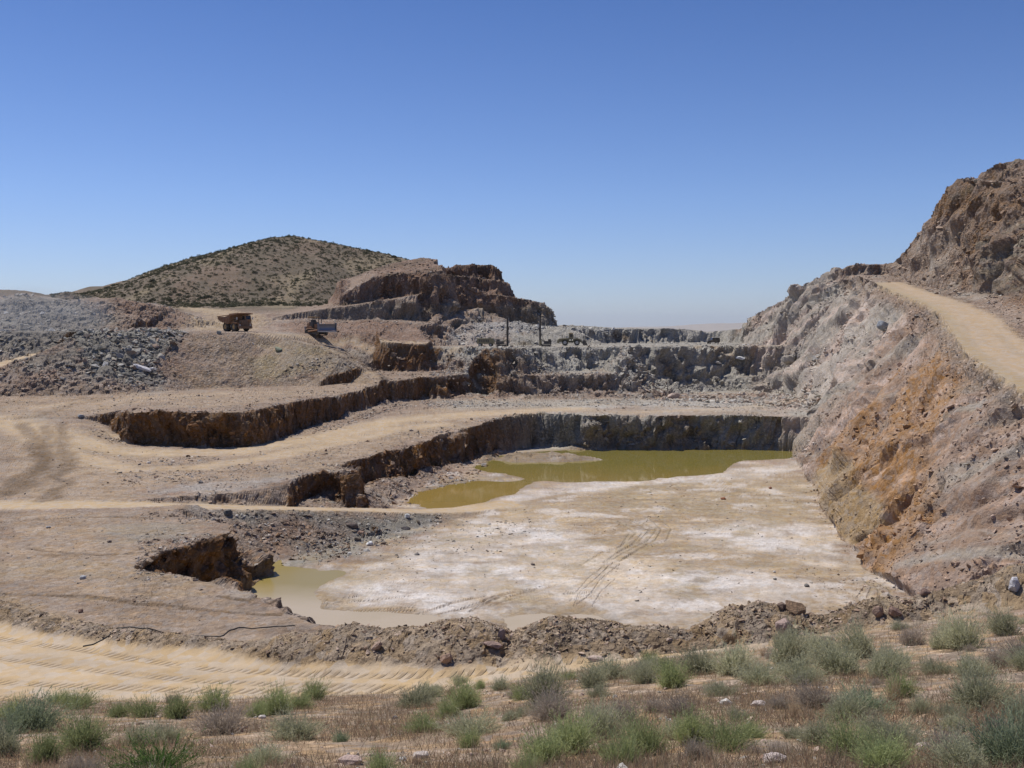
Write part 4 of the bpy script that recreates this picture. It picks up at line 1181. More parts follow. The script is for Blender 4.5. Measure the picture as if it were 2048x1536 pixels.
BOULD = [   # sight line to its foot, half sizes in metres, colour, tilt, label
    (286, 741, (1.9, 1.0, .45), (.62, .60, .60), (.25, .35, .6), 'long white slab with a snapped end lying on the grey rubble tip'),
    (303, 742, (1.1, .7, .35), (.66, .64, .62), (-.3, -.35, -.5), 'short white slab leaning against the end of the long white slab'),
    (557, 703, (.75, .7, .65), (.25, .27, .19), (0, 0, 0), 'round greenish boulder caught on the khaki slope below the haul truck road'),
    (438, 668, (.55, .45, .45), (.28, .28, .25), (0, .2, 1), 'small grey boulder on the slope edge below the haul truck'),
    (456, 1030, (.42, .36, .32), (.12, .12, .115), (0, .1, .5), 'dark rounded boulder at the near edge of the thin pale track'),
    (474, 1036, (.17, .15, .15), (.6, .56, .5), (0, 0, 0), 'small cream stone just right of the dark rounded boulder by the track'),
    (704, 1054, (.75, .4, .28), (.15, .12, .10), (.2, .1, .1), 'dark flat block jutting from the rubble slope below the thin track'),
    (722, 1070, (.4, .28, .22), (.36, .24, .17), (.3, .2, .8), 'reddish broken block under the dark flat block on the rubble slope'),
    (740, 1091, (.36, .28, .24), (.72, .72, .70), (0, .1, .2), 'bright white boulder at the foot of the rubble slope'),
    (814, 1035, (.36, .28, .26), (.66, .66, .62), (.1, .1, .9), 'white stone at the near edge of the track where it reaches the pit floor'),
    (812, 1060, (.5, .22, .2), (.15, .13, .12), (.1, .1, .1), 'dark flat stone lying to the right of the dark flat block, below the track'),
    (542, 1141, (.36, .28, .24), (.25, .15, .11), (0, 0, .4), 'reddish boulder at the inner corner of the muddy pool'),
    (402, 967, (.28, .25, .25), (.22, .20, .18), (0, 0, .3), 'lone grey-brown stone standing at the edge of the wide yellow track'),
    (298, 927, (.26, .2, .16), (.6, .55, .5), (0, 0, 0), 'pale stone lying on the dusty bench below the long rust cliff'),
    (279, 930, (.22, .16, .14), (.24, .19, .16), (0, 0, .6), 'small brown stone beside the pale stone below the long rust cliff'),
    (163, 836, (.55, .4, .3), (.33, .33, .32), (0, .1, .3), 'grey boulder on the bench left of the long rust cliff'),
    (166, 1158, (.22, .17, .14), (.42, .42, .42), (0, 0, .2), 'light grey stone on the smooth brown bench, nearest the left edge'),
    (161, 1225, (.15, .14, .13), (.24, .15, .11), (0, 0, .5), 'reddish brown stone on the brown bench behind the low earth bank'),
    (219, 1085, (.18, .14, .12), (.22, .16, .13), (0, 0, .5), 'brown stone beside the bluish gravel patch on the bench'),
    (97, 1056, (.2, .14, .1), (.5, .48, .45), (0, 0, .5), 'flat pale stone on the bench near where the thin track begins'),
    (1349, 796, (1.5, 1.0, .75), (.48, .38, .31), (0, .1, .2), 'large tan boulder standing alone at the foot of the back cliff'),
    (1446, 999, (.34, .28, .2), (.30, .13, .07), (0, 0, .2), 'rust red stone alone on the pale quarry floor'),
    (1541, 978, (.28, .22, .18), (.30, .15, .09), (0, 0, .7), 'small rust brown stone on the quarry floor close to the orange wall'),
    (1066, 1131, (.2, .15, .12), (.2, .17, .15), (0, 0, 0), 'small dark stone near the middle of the white quarry floor'),
    (833, 1110, (.3, .2, .12), (.2, .18, .17), (0, 0, 0), 'flat dark stone on the pale floor right of the small puddle'),
    (1614, 1174, (.22, .17, .14), (.16, .15, .14), (0, 0, .3), 'dark stone on the quarry floor behind the highest mound of the spoil bank'),
    (1550, 1160, (.16, .13, .11), (.2, .19, .17), (0, 0, .3), 'grey stone with a smaller one behind it on the near quarry floor'),
    (1549, 1145, (.14, .12, .1), (.55, .52, .48), (0, 0, .1), 'small pale stone just behind the grey stone on the near quarry floor'),
    (1766, 658, (1.2, .9, .8), (.27, .29, .31), (0, .3, .3), 'blue-grey boulder high on the right-hand wall below the haul road'),
    (1481, 722, (1.3, .8, .5), (.60, .60, .58), (.1, .1, 0), 'white flat-topped block in the broken rock below the parked jeep'),
    (1437, 728, (1.0, .6, .35), (.55, .52, .46), (.1, .15, .3), 'long cream block lower left of the white flat-topped block'),
    (1576, 728, (1.8, 1.3, 1.2), (.40, .36, .30), (.1, .1, .3), 'big rounded grey-tan outcrop boulder at the right end of the back cliff'),
    (1588, 1222, (.50, .38, .12), (.24, .16, .10), (.55, .32, -.2), 'tilted rusty slab overhanging its own shadow on the highest spoil mound'),
    (1568, 1265, (.34, .28, .30), (.36, .27, .23), (.1, .1, .6), 'squarish pinkish boulder at the foot of the highest spoil mound'),
    (1590, 1256, (.22, .14, .07), (.55, .44, .30), (.1, .1, .3), 'flat cream slab lying right of the squarish pinkish boulder'),
    (1563, 1220, (.2, .16, .15), (.17, .12, .09), (.1, .1, .6), 'dark knob of rock left of the rusty overhanging slab'),
    (752, 1300, (.36, .2, .13), (.36, .26, .20), (.2, -.7, -.3), 'slanting brown slab propped up on the left part of the spoil bank'),
    (1003, 1278, (.15, .13, .26), (.24, .19, .18), (.1, .2, .2), 'dark upright stone in the dip between two spoil mounds'),
    (988, 1296, (.46, .22, .09), (.32, .23, .19), (.15, .22, .1), 'low flat slab in front of the dark upright stone'),
    (892, 1322, (.26, .18, .2), (.38, .26, .19), (.1, -.3, .3), 'blocky brown stone where the spoil bank meets the road, left of centre'),
    (1190, 1322, (.36, .22, .1), (.50, .40, .33), (.2, .1, .2), 'pale pink flat slab at the roadside below the spoil bank'),
    (1655, 1284, (.30, .18, .12), (.15, .10, .09), (.1, .1, .2), 'dark flat stone beside the road, right of the squarish pinkish boulder'),
    (1756, 1234, (.22, .17, .24), (.30, .21, .16), (.2, .2, .2), 'upright brown block on the right part of the spoil bank'),
    (1790, 1230, (.3, .2, .2), (.27, .18, .14), (.2, .3, .4), 'brown block just right of the upright brown block on the spoil bank'),
    (2029, 1180, (.24, .2, .3), (.50, .49, .50), (.1, .1, .4), 'pale grey boulder casting a dark shadow on the bank at the far right'),
    (1850, 1190, (.2, .2, .16), (.22, .15, .12), (.1, .1, .4), 'dark red-brown stone on the spoil bank left of the pale grey boulder'),
    (1800, 1145, (.42, .3, .24), (.36, .26, .22), (.2, -.5, .4), 'leaning reddish slab behind the spoil bank at the foot of the wall'),
    (1452, 1408, (.13, .09, .06), (.70, .66, .60), (0, 0, .1), 'whitish stone on the near hillside, leftmost of a pair right of centre'),
    (1517, 1412, (.14, .1, .06), (.58, .50, .46), (0, 0, .1), 'pale pink stone right of the whitish stone on the near hillside'),
    (842, 1516, (.12, .09, .06), (.62, .54, .48), (0, 0, .1), 'pale flat stone at the bottom of the picture left of centre'),
    (700, 1529, (.17, .12, .08), (.45, .34, .29), (0, 0, .1), 'broad pinkish stone half sunk at the bottom edge'),
    (524, 1437, (.10, .07, .05), (.62, .56, .50), (0, 0, .1), 'small white stone between two shrubs on the left hillside'),
    (1915, 1405, (.2, .13, .09), (.50, .38, .30), (0, 0, .1), 'tan stone at the foot of the large shrub on the right hillside'),
    (1550, 1524, (.14, .1, .07), (.50, .42, .38), (0, 0, .1), 'grey-pink stone near the bottom edge right of centre'),
    (1848, 1500, (.1, .08, .06), (.52, .42, .38), (0, 0, .1), 'small pink stone near the lower right shrubs'),
]
def foot(px, py):
    """sight line to the finished ground"""
    a, b = ray(px, py)
    p = hit(px, py)[0]
    ds = np.linspace(p[1] * .94, p[1] * 1.05, 60)
    g = ground(a * ds, ds)
    i = np.argmax(b * ds < g) if (b * ds < g).any() else 30
    return float(a * ds[i]), float(ds[i]), float(g[i])
for k, (px, py, dm, c, rt, lab) in enumerate(BOULD):
    x, y, z = foot(px, py)
    o = link('boulder' if max(dm) > .3 else 'stone', boulder_mesh('boulder', 500 + k, dm, c), label=lab, category='boulder' if max(dm) > .3 else 'stone', group='single rocks lying about the quarry')
    o.location = (x, y, z + dm[2] * .55)
    o.rotation_euler = rt

# ------------------------------------------------------------------ plants
def leaf_material():
    m, nt, b = new_mat('shrub_leaf')
    col = N(nt, 'ShaderNodeVertexColor', layer_name='tint').outputs['Color']
    oi = N(nt, 'ShaderNodeObjectInfo')
    hsv = N(nt, 'ShaderNodeHueSaturation')
    nt.links.new(col, hsv.inputs['Color'])
    nt.links.new(ramp_n(nt, oi.outputs['Random'], (0, 1, .75, 1.2)), hsv.inputs['Value'])
    nt.links.new(hsv.outputs[0], b.inputs['Base Color'])
    b.inputs['Roughness'].default_value = .8
    b.inputs['Specular IOR Level'].default_value = .25
    tr = N(nt, 'ShaderNodeBsdfTranslucent')
    nt.links.new(hsv.outputs[0], tr.inputs[0])
    ms = N(nt, 'ShaderNodeMixShader')
    ms.inputs[0].default_value = .45
    nt.links.new(b.outputs[0], ms.inputs[1]); nt.links.new(tr.outputs[0], ms.inputs[2])
    nt.links.new(ms.outputs[0], nt.nodes['Material Output'].inputs[0])
    return m
M_LEAF = leaf_material()
PAL = {'sage': ((.50, .495, .32), (.40, .40, .26), (.26, .20, .14)), 'green': ((.37, .41, .19), (.30, .34, .155), (.30, .23, .14)), 'brown': ((.46, .39, .31), (.37, .31, .245), (.21, .15, .11)),
       'bright': ((.14, .25, .06), (.10, .19, .045), (.10, .12, .04)), 'dark': ((.32, .37, .23), (.25, .29, .18), (.15, .11, .075)), 'straw': ((.50, .40, .26), (.40, .30, .19), (.25, .17, .11))}

def ribbons(base, dirn, length, width, bend, r, cols, seg=3):
    """tapering curved blades: arrays in, quads out"""
    n = len(base)
    side = np.cross(dirn, r.normal(size=(n, 3))); side /= np.linalg.norm(side, axis=1, keepdims=True) + 1e-9
    V = np.empty((n, seg + 1, 2, 3)); C = np.empty((n, seg + 1, 2, 3))
    for k in range(seg + 1):
        t = k / seg
        c = base + dirn * (length * t)[:, None] + bend * (t * t * length)[:, None]
        w = (width * (1 - .85 * t))[:, None] * side
        V[:, k, 0], V[:, k, 1] = c - w, c + w
        C[:, k] = cols[k][:, None, :] if cols[k].ndim == 2 else cols[k]
    i = np.arange(n)[:, None] * (seg + 1) * 2 + np.arange(seg)[None] * 2
    Fq = np.stack([i, i + 1, i + 3, i + 2], -1).reshape(-1, 4)
    return V.reshape(-1, 3), Fq, C.reshape(-1, 3)

def shrub(seed, pal, n=420, spread=1.0, tall=.8, leafy=6):
    """dome of fine twigs carrying narrow leaves; about 1 m across"""
    r = np.random.default_rng(seed)
    tip, mid, low = [np.array(q) for q in PAL[pal]]
    lean = r.normal(0, .12, 2)
    th = r.uniform(0, 2 * np.pi, n); el = np.arccos(r.uniform(.12, 1.0, n))
    d = np.stack([np.sin(el) * np.cos(th) * spread, np.sin(el) * np.sin(th) * spread, np.cos(el) * tall + .12], 1)
    lump = 1 + .28 * np.sin(th * 3 + seed) * np.sin(el) + .15 * np.sin(th * 7 + seed * 2)
    L_ = np.linalg.norm(d, axis=1); d = d / L_[:, None]
    tuft = 1 + .22 * vnoise(d[:, 0] * 2.4 + seed, d[:, 1] * 2.4, d[:, 2] * 2.4)
    ln = .5 * L_ * lump * tuft * (1 - .55 * r.random(n) ** 2.2) * 1.12
    base = np.stack([r.normal(0, .07, n), r.normal(0, .07, n), np.zeros(n) - .03], 1) * spread
    bend = np.stack([lean[0] + r.normal(0, .12, n), lean[1] + r.normal(0, .12, n), r.uniform(-.05, .2, n)], 1)
    b = r.uniform(.75, 1.25, (n, 1))
    V1, F1, C1 = ribbons(base, d, ln, np.full(n, .0045), bend, r, [low * b, low * b * .6 + mid * b * .4, mid * b, tip * b])
    # leaves along the outer half of each twig
    m = n * leafy
    j = np.repeat(np.arange(n), leafy)
    t = r.uniform(.42, 1.0, m)
    p = base[j] + d[j] * (ln[j] * t)[:, None] + bend[j] * (t * t * ln[j])[:, None]
    ld = d[j] + r.normal(0, .55, (m, 3)); ld[:, 2] += .25; ld /= np.linalg.norm(ld, axis=1, keepdims=True)
    cb = (mid + (tip - mid) * t[:, None]) * r.uniform(.7, 1.35, (m, 1))
    V2, F2, C2 = ribbons(p, ld, r.uniform(.03, .08, m), np.full(m, .005), r.normal(0, .2, (m, 3)), r, [cb * .85, cb], seg=1)
    return mesh_from('shrub', np.concatenate([V1, V2]), np.concatenate([F1, F2 + len(V1)]), [M_LEAF], {'tint': np.concatenate([C1, C2])})

SH = {'sage': [shrub(1, 'sage', 700, 1.0, .75, 11), shrub(2, 'sage', 640, 1.1, .65, 11), shrub(3, 'sage', 620, .9, .9, 10)],
      'green': [shrub(4, 'green', 700, .8, .95, 8), shrub(5, 'green', 640, 1.0, .8, 8), shrub(6, 'green', 600, .9, 1.0, 8)],
      'brown': [shrub(7, 'brown', 700, 1.0, .75, 6), shrub(8, 'brown', 640, .9, .8, 6)],
      'dark': [shrub(9, 'dark', 760, .9, .9, 10), shrub(10, 'dark', 700, 1.0, .8, 10)],
      'bright': [shrub(11, 'bright', 420, 1.3, .4, 9)],
      'straw': [shrub(12, 'straw', 160, .6, 1.1, 1)]}
BUSH = [    # foot on the photo, half width in photo pixels, kind, label (None = one of the many)
    (55, 1462, 58, 'dark', 'dark green bushy shrub at the left edge, above the leftmost corner'),
    (-5, 1505, 50, 'dark', None), (168, 1500, 56, 'green', 'full green shrub on the left hillside right of the dark bushy one'),
    (155, 1418, 34, 'green', 'upright green tuft at the road edge, leftmost of that row'), (238, 1432, 26, 'green', None), (290, 1434, 32, 'green', None), (355, 1436, 34, 'green', None),
    (440, 1468, 50, 'brown', 'grey-brown dead-looking shrub on the left hillside'), (428, 1424, 38, 'green', None), (328, 1486, 34, 'sage', 'blue-grey shrub behind the bright green leafy plant'), (268, 1492, 28, 'sage', None),
    (525, 1532, 38, 'sage', 'pale grey-green rounded shrub at the bottom, left of centre'), (588, 1476, 46, 'sage', 'wide blue-grey shrub left of centre, with bare reddish ground right of it'),
    (556, 1430, 38, 'green', None), (628, 1402, 30, 'green', 'spiky green tuft standing out against the yellow road'), (598, 1418, 30, 'green', None), (512, 1434, 24, 'green', None),
    (312, 1542, 72, 'bright', 'low bright green leafy plant at the bottom left edge'),
    (90, 1530, 40, 'green', None), (20, 1440, 30, 'green', None),
    (828, 1416, 36, 'sage', 'blue-grey shrub at the road edge, just left of centre'), (862, 1394, 26, 'sage', None), (848, 1466, 36, 'green', 'dark-footed green shrub between reddish bare patches left of centre'),
    (930, 1416, 42, 'green', None), (942, 1468, 48, 'sage', 'broad grey-green shrub just left of the middle of the hillside'), (898, 1436, 30, 'green', None), (1002, 1500, 18, 'dark', 'small dark tuft standing alone below centre'),
    (920, 1366, 15, 'sage', 'tiny pale tuft growing on the yellow road verge'), (1050, 1398, 28, 'green', None), (1086, 1412, 50, 'sage', None), (1105, 1440, 46, 'brown', 'dark-based grey-brown shrub near the middle of the hillside'),
    (1140, 1505, 54, 'green', None), (1085, 1530, 56, 'green', 'wide green shrub at the bottom edge in the middle'), (1200, 1476, 50, 'sage', None), (1242, 1446, 40, 'brown', None), (1180, 1374, 34, 'sage', None), (1222, 1358, 38, 'sage', None),
    (1290, 1368, 34, 'sage', None), (1310, 1426, 28, 'brown', None), (1345, 1376, 42, 'green', None), (1402, 1348, 44, 'sage', None), (1292, 1508, 54, 'green', None), (1240, 1530, 44, 'green', None), (1385, 1488, 50, 'green', None), (1452, 1500, 54, 'green', 'tall bright-topped green shrub right of the middle at the bottom'),
    (1500, 1478, 28, 'green', None), (1388, 1516, 34, 'brown', None), (1510, 1506, 20, 'brown', 'small dark twiggy shrub alone on reddish bare ground'),
    (1470, 1348, 48, 'sage', None), (1522, 1370, 40, 'sage', None), (1572, 1330, 48, 'sage', None), (1602, 1356, 40, 'sage', None), (1642, 1308, 42, 'sage', None), (1680, 1348, 48, 'sage', None), (1632, 1412, 46, 'brown', 'ragged grey-brown shrub above the bare reddish ground right of centre'),
    (1722, 1318, 44, 'sage', None), (1762, 1356, 40, 'sage', None), (1730, 1428, 50, 'dark', 'dark grey-green shrub with a shaded foot on the right hillside'), (1688, 1440, 42, 'sage', None), (1802, 1396, 38, 'green', None), (1792, 1338, 36, 'sage', None),
    (1880, 1298, 34, 'sage', None), (1930, 1298, 46, 'sage', 'wide pale shrub close under the roadside bank on the right'), (1872, 1348, 28, 'sage', None), (1958, 1418, 60, 'sage', 'largest grey shrub on the right hillside, with a tan stone at its foot'), (1942, 1354, 36, 'sage', None),
    (2012, 1270, 36, 'sage', 'shrub at the top right corner of the hillside against the bank'), (2044, 1320, 38, 'brown', None), (1700, 1512, 58, 'green', 'wide green shrub on the bottom edge right of centre'), (1765, 1530, 50, 'green', None), (1892, 1512, 50, 'brown', 'twiggy brown-grey shrub at the lower right with a dark foot'),
    (1905, 1462, 28, 'sage', None), (2030, 1535, 84, 'dark', 'big dark bluish green shrub filling the bottom right corner'), (2052, 1445, 40, 'sage', None), (1552, 1510, 28, 'brown', None), (1588, 1476, 24, 'sage', None),
    (1560, 1296, 22, 'sage', None), (1820, 1290, 30, 'brown', None), (1440, 1392, 30, 'sage', None), (1560, 1420, 26, 'brown', None), (1300, 1340, 24, 'green', None), (1000, 1380, 22, 'sage', None), (720, 1448, 16, 'straw', None),
    (758, 1520, 30, 'straw', 'thin straw-coloured clump of dry stalks at the bottom left of centre'), (682, 1486, 16, 'dark', 'single thin dark stalk plant on reddish bare ground'), (1090, 1366, 22, 'sage', None), (1480, 1440, 24, 'sage', None), (1840, 1430, 26, 'sage', None), (1990, 1470, 30, 'brown', None),
]
NAME = {'sage': 'grey-green sagebrush', 'green': 'green broom-like shrub', 'brown': 'greyish brown twiggy shrub', 'dark': 'dark green shrub', 'bright': 'bright green leafy plant', 'straw': 'clump of dry straw stalks'}
SHARED = {'sage': 'one of many grey-green sagebrush tufts crowding the near hillside', 'green': 'one of many green broom-like tufts on the near hillside', 'brown': 'one of many grey-brown twiggy tufts on the near hillside',
          'dark': 'one of the dark green tufts on the near hillside', 'straw': 'one of the thin clumps of dry stalks on the near hillside'}
def place_shrub(x, y, z, kind, half, lab, zs=1.0):
    me = R_.choice(SH[kind])
    nm = {'bright': 'leafy_plant', 'straw': 'dry_stalks'}.get(kind, 'shrub')
    o = link(nm, me, label=lab, category='plant' if kind in ('bright', 'straw') else 'shrub', group='shrubs on the near hillside')
    o.location = (x, y, z - .02)
    s = half / .5 * (.95 if kind == 'bright' else 1.06)
    o.scale = (s, s, s * zs * 1.1)
    o.rotation_euler = (0, 0, R_.uniform(0, 6.28))
    return o
_taken = []
for px, py, hw, kd, lab in BUSH:
    a, b = ray(px, min(py, 1600))
    p = hit(px, py, lo=6)[0]
    x, y = float(p[0]), float(p[1])
    y = min(y, float(np.interp(x, FGX, FGD)) - .1) if hw > 16 else y
    z = float(ground(x, y)[0])
    place_shrub(x, y, z, kd, hw / 2000 * y * 1.0, lab or SHARED[kd], R_.uniform(.9, 1.25))
    _taken.append((x, y, hw / 2000 * y))
n = 0
tries = 0
while n < 90 and tries < 6000:
    tries += 1
    y = math.exp(R_.uniform(math.log(10), math.log(31.5))); x = R_.uniform(-.66, .66) * (y + 1)
    fdv = float(np.interp(x, FGX, FGD))
    if y > fdv - .2:
        continue
    right = ss(-4, 8, np.array(x))
    if R_.random() > .35 + .65 * float(right) or (abs(x / y + .17) < .07 and R_.random() < .8):
        continue
    hw = R_.uniform(.13, .36)
    if any((x - a) ** 2 + (y - b) ** 2 < (hw + c) ** 2 * .7 for a, b, c in _taken):
        continue
    kd = R_.choices(['sage', 'green', 'brown', 'straw'], [4, 1.6, 2.2, .8])[0]
    place_shrub(x, y, float(ground(x, y)[0]), kd, hw, SHARED[kd], R_.uniform(.8, 1.2))
    _taken.append((x, y, hw))
    n += 1

# dry grass carpet on the near hillside
n = 300000
y = np.exp(rng.uniform(math.log(8.5), math.log(33), n)); x = rng.uniform(-.68, .68, n) * (y + 2)
k = (y < np.interp(x, FGX, FGD) + .3) & (rng.random(n) < np.clip(.45 + 1.5 * fbm(x, y, s=2.2, o=3, seed=71), .03, 1))
x, y = x[k], y[k]
n = len(x)
gzz = ground(x, y)
dd = rng.normal(0, .38, (n, 3)); dd[:, 2] = 1; dd /= np.linalg.norm(dd, axis=1, keepdims=True)
pal = np.array([(.46, .335, .215), (.38, .26, .175), (.36, .245, .16), (.50, .40, .27), (.27, .25, .15)])[rng.integers(0, 5, n)] * rng.uniform(.75, 1.25, (n, 1))
V, Fq, C = ribbons(np.column_stack([x, y, gzz - .01]), dd, rng.uniform(.05, .18, n), np.full(n, .005), rng.normal(0, .35, (n, 3)), rng, [pal * .8, pal], seg=1)
link('dry_grass', mesh_from('dry_grass', V, Fq, [M_LEAF], {'tint': C}), kind='stuff', label='short straw-brown dry grass between the shrubs of the near hillside')

# shrubs dotting the hill behind
def dot_shrub(seed):
    r = np.random.default_rng(seed)
    n = 90
    p = r.normal(size=(n, 3)); p[:, 2] = np.abs(p[:, 2]); p /= np.linalg.norm(p, axis=1, keepdims=True)
    p *= r.uniform(.55, 1, (n, 1)) * np.array([1, 1, .8])
    d = r.normal(size=(n, 3)); d /= np.linalg.norm(d, axis=1, keepdims=True)
    c = np.array((.07, .07, .042)) * r.uniform(.6, 1.5, (n, 1))
    V, Fq, C = ribbons(p - d * .2, d, np.full(n, .5), np.full(n, .12), r.normal(0, .2, (n, 3)), r, [c, c], seg=1)
    return mesh_from('hill_shrub', V, Fq, [M_LEAF], {'tint': C})
HS = [dot_shrub(k) for k in range(5)]
n = 30000
x = rng.uniform(-235, -2, n); y = rng.uniform(330, 470, n)
k = rng.random(n) < np.clip(.5 + .7 * fbm(x, y * .6, s=20, o=4, seed=73), .1, 1)
x, y = x[k].astype(np.float32), y[k].astype(np.float32)
zz = ground(x, y)
k = (zz > 6.2 + 3.5 * fbm(x, y, s=25, o=2, seed=74)) & (x / y > -.46)
x, y, zz = x[k], y[k], zz[k]
sz = (.22 + .6 * rng.random(len(x)) ** 2) * np.where(rng.random(len(x)) < .12, 1.5, 1)
order = np.argsort(-sz / y)
top, rest = order[:95], order[95:]
for i in top:
    o = link('shrub', HS[R_.randrange(5)], label='one of the many dark round shrubs dotting the slope of the hill behind', category='shrub', group='shrubs on the hill behind')
    o.location = (float(x[i]), float(y[i]), float(zz[i]) - .1)
    o.scale = (float(sz[i]),) * 3
    o.rotation_euler = (0, 0, R_.uniform(0, 6.28))
Vs, Fs, Cs, off = [], [], [], 0
for k in range(5):
    me = HS[k]
    pv = np.empty(len(me.vertices) * 3, np.float32); me.vertices.foreach_get('co', pv); pv = pv.reshape(-1, 3)
    pf = np.empty(len(me.loops), np.int32); me.loops.foreach_get('vertex_index', pf); pf = pf.reshape(-1, 4)
    pc = np.empty(len(pv) * 4, np.float32); me.color_attributes['tint'].data.foreach_get('color', pc); pc = pc.reshape(-1, 4)[:, :3]
    pf = pf[:40]; used = pf.max() + 1; pv = pv[:used]; pc = pc[:used]
    m = rest[k::5]
    Vs.append((pv[None] * (sz[m] * 1.15)[:, None, None] + np.stack([x[m], y[m], zz[m] - .1], 1)[:, None]).reshape(-1, 3))
    Fs.append((pf[None] + (np.arange(len(m)) * len(pv))[:, None, None]).reshape(-1, 4) + off)
    Cs.append(np.tile(pc, (len(m), 1)) * np.repeat(rng.uniform(.7, 1.5, (len(m), 1)), len(pv), 0))
    off += len(m) * len(pv)
print('hill shrubs', len(x))
link('hill_vegetation', mesh_from('hill_vegetation', np.concatenate(Vs), np.concatenate(Fs), [M_LEAF], {'tint': np.concatenate(Cs)}), kind='stuff', label='thin cover of small dark shrubs over the hill behind')

# ------------------------------------------------------------------ machines
def paint_mat(name, c, rough=.55, metal=0.0, dirt=.5, spec=.4):
    m, nt, b = new_mat(name)
    tc = N(nt, 'ShaderNodeTexCoord').outputs['Object']
    n1 = noise_n(nt, tc, 1.6, 6, .65)
    n2 = noise_n(nt, tc, 9, 4, .6)
    f = math_n(nt, 'MULTIPLY', ramp_n(nt, math_n(nt, 'ADD', n1, math_n(nt, 'MULTIPLY', n2, .4)), (.55, .95, 0, 1)), dirt)
    nt.links.new(mixc(nt, f, c, (.33, .26, .18)), b.inputs['Base Color'])
    b.inputs['Roughness'].default_value = rough
    b.inputs['Metallic'].default_value = metal
    b.inputs['Specular IOR Level'].default_value = spec
    return m
MT = dict(yellow=paint_mat('worn_yellow_paint', (.36, .20, .05)), orange=paint_mat('rusty_orange_paint', (.25, .115, .045), .7), tyre=paint_mat('rubber', (.028, .026, .024), .85, 0, .35), rim=paint_mat('wheel_rim_paint', (.40, .25, .08)),
          steel=paint_mat('worn_steel', (.30, .31, .33), .35, .6, .3), dark=paint_mat('dark_machinery', (.05, .048, .045), .7), glass=paint_mat('cab_glass', (.02, .025, .03), .08, 0, .15, .6), white=paint_mat('pale_paint', (.55, .54, .50), .5),
          olive=paint_mat('olive_paint', (.22, .19, .10), .6), lamp=paint_mat('lamp_glass', (.75, .74, .70), .15, 0, .1), black=paint_mat('black_paint', (.03, .03, .033), .4), blade=paint_mat('blade_steel', (.17, .19, .24), .3, .35, .25),
          hose=paint_mat('black_rubber_hose', (.02, .02, .022), .6, 0, .3))

class MB:
    def __init__(s):
        s.bm = bmesh.new()
    def box(s, c, d, rot=(0, 0, 0), bev=.03):
        t = bmesh.new()
        bmesh.ops.create_cube(t, size=1)
        for v in t.verts:
            v.co = Vector((v.co.x * d[0], v.co.y * d[1], v.co.z * d[2]))
        if bev:
            bmesh.ops.bevel(t, geom=list(t.edges), offset=min(bev, min(d) * .3), segments=1, affect='EDGES')
        return s._add(t, c, rot)
    def _add(s, t, c, rot):
        from mathutils import Euler
        M = Matrix.Translation(c) @ Euler(rot).to_matrix().to_4x4()
        t.transform(M)
        me = bpy.data.meshes.new('tmp'); t.to_mesh(me); t.free()
        s.bm.from_mesh(me); bpy.data.meshes.remove(me)
        return s
    def prism(s, pts, y0, y1, bev=.02):
        """side outline (x, z) pushed out from y0 to y1"""
        t = bmesh.new()
        a = [t.verts.new((p[0], y0, p[1])) for p in pts]
        b = [t.verts.new((p[0], y1, p[1])) for p in pts]
        t.faces.new(a); t.faces.new(b[::-1])
        for i in range(len(pts)):
            j = (i + 1) % len(pts)
            t.faces.new((a[i], b[i], b[j], a[j]))
        bmesh.ops.recalc_face_normals(t, faces=t.faces)
        if bev:
            bmesh.ops.bevel(t, geom=list(t.edges), offset=bev, segments=1, affect='EDGES')
        return s._add(t, (0, 0, 0), (0, 0, 0))
    def cyl(s, c, r, h, axis='Z', r2=None, n=24, rot=None):
        t = bmesh.new()
        bmesh.ops.create_cone(t, cap_ends=True, segments=n, radius1=r, radius2=r if r2 is None else r2, depth=h)
        return s._add(t, c, rot or {'Z': (0, 0, 0), 'X': (0, math.pi / 2, 0), 'Y': (math.pi / 2, 0, 0)}[axis])
    def bar(s, a, b, r, n=8):
        a, b = Vector(a), Vector(b)
        d = b - a
        t = bmesh.new()
        bmesh.ops.create_cone(t, cap_ends=True, segments=n, radius1=r, radius2=r, depth=d.length)
        q = d.to_track_quat('Z', 'Y').to_matrix().to_4x4()
        t.transform(Matrix.Translation((a + b) / 2) @ q)
        me = bpy.data.meshes.new('tmp'); t.to_mesh(me); t.free()
        s.bm.from_mesh(me); bpy.data.meshes.remove(me)
        return s
    def build(s, name, mat, parent=None, loc=None, **pr):
        me = bpy.data.meshes.new(name)
        s.bm.to_mesh(me); s.bm.free()
        me.materials.append(MT[mat])
        o = link(name, me, parent, **pr)
        if loc:
            o.location = loc
        return o

def empty(name, loc, rz=0, **pr):
    o = link(name, None, **pr)
    o.location = loc
    o.rotation_euler = (0, 0, rz)
    return o

def tyre(r, w, n=28, lug=.04):
    """treaded tyre round the local Y axis"""
    m = MB()
    prof = [(.55 * r, -w * .42), (.80 * r, -w * .5), (.95 * r, -w * .47), (r, -w * .36), (r, w * .36), (.95 * r, w * .47), (.80 * r, w * .5), (.55 * r, w * .42)]
    bm = m.bm
    rings = []
    for i in range(n):
        a = 2 * math.pi * i / n
        k = 1.0 - (lug if i % 2 else 0)
        rings.append([bm.verts.new((math.cos(a) * q * (k if q > .94 * r else 1), y, math.sin(a) * q * (k if q > .94 * r else 1))) for q, y in prof])
    for i in range(n):
        A_, B_ = rings[i], rings[(i + 1) % n]
        for k in range(len(prof) - 1):
            bm.faces.new((A_[k], A_[k + 1], B_[k + 1], B_[k]))
    bmesh.ops.recalc_face_normals(bm, faces=bm.faces)
    return m

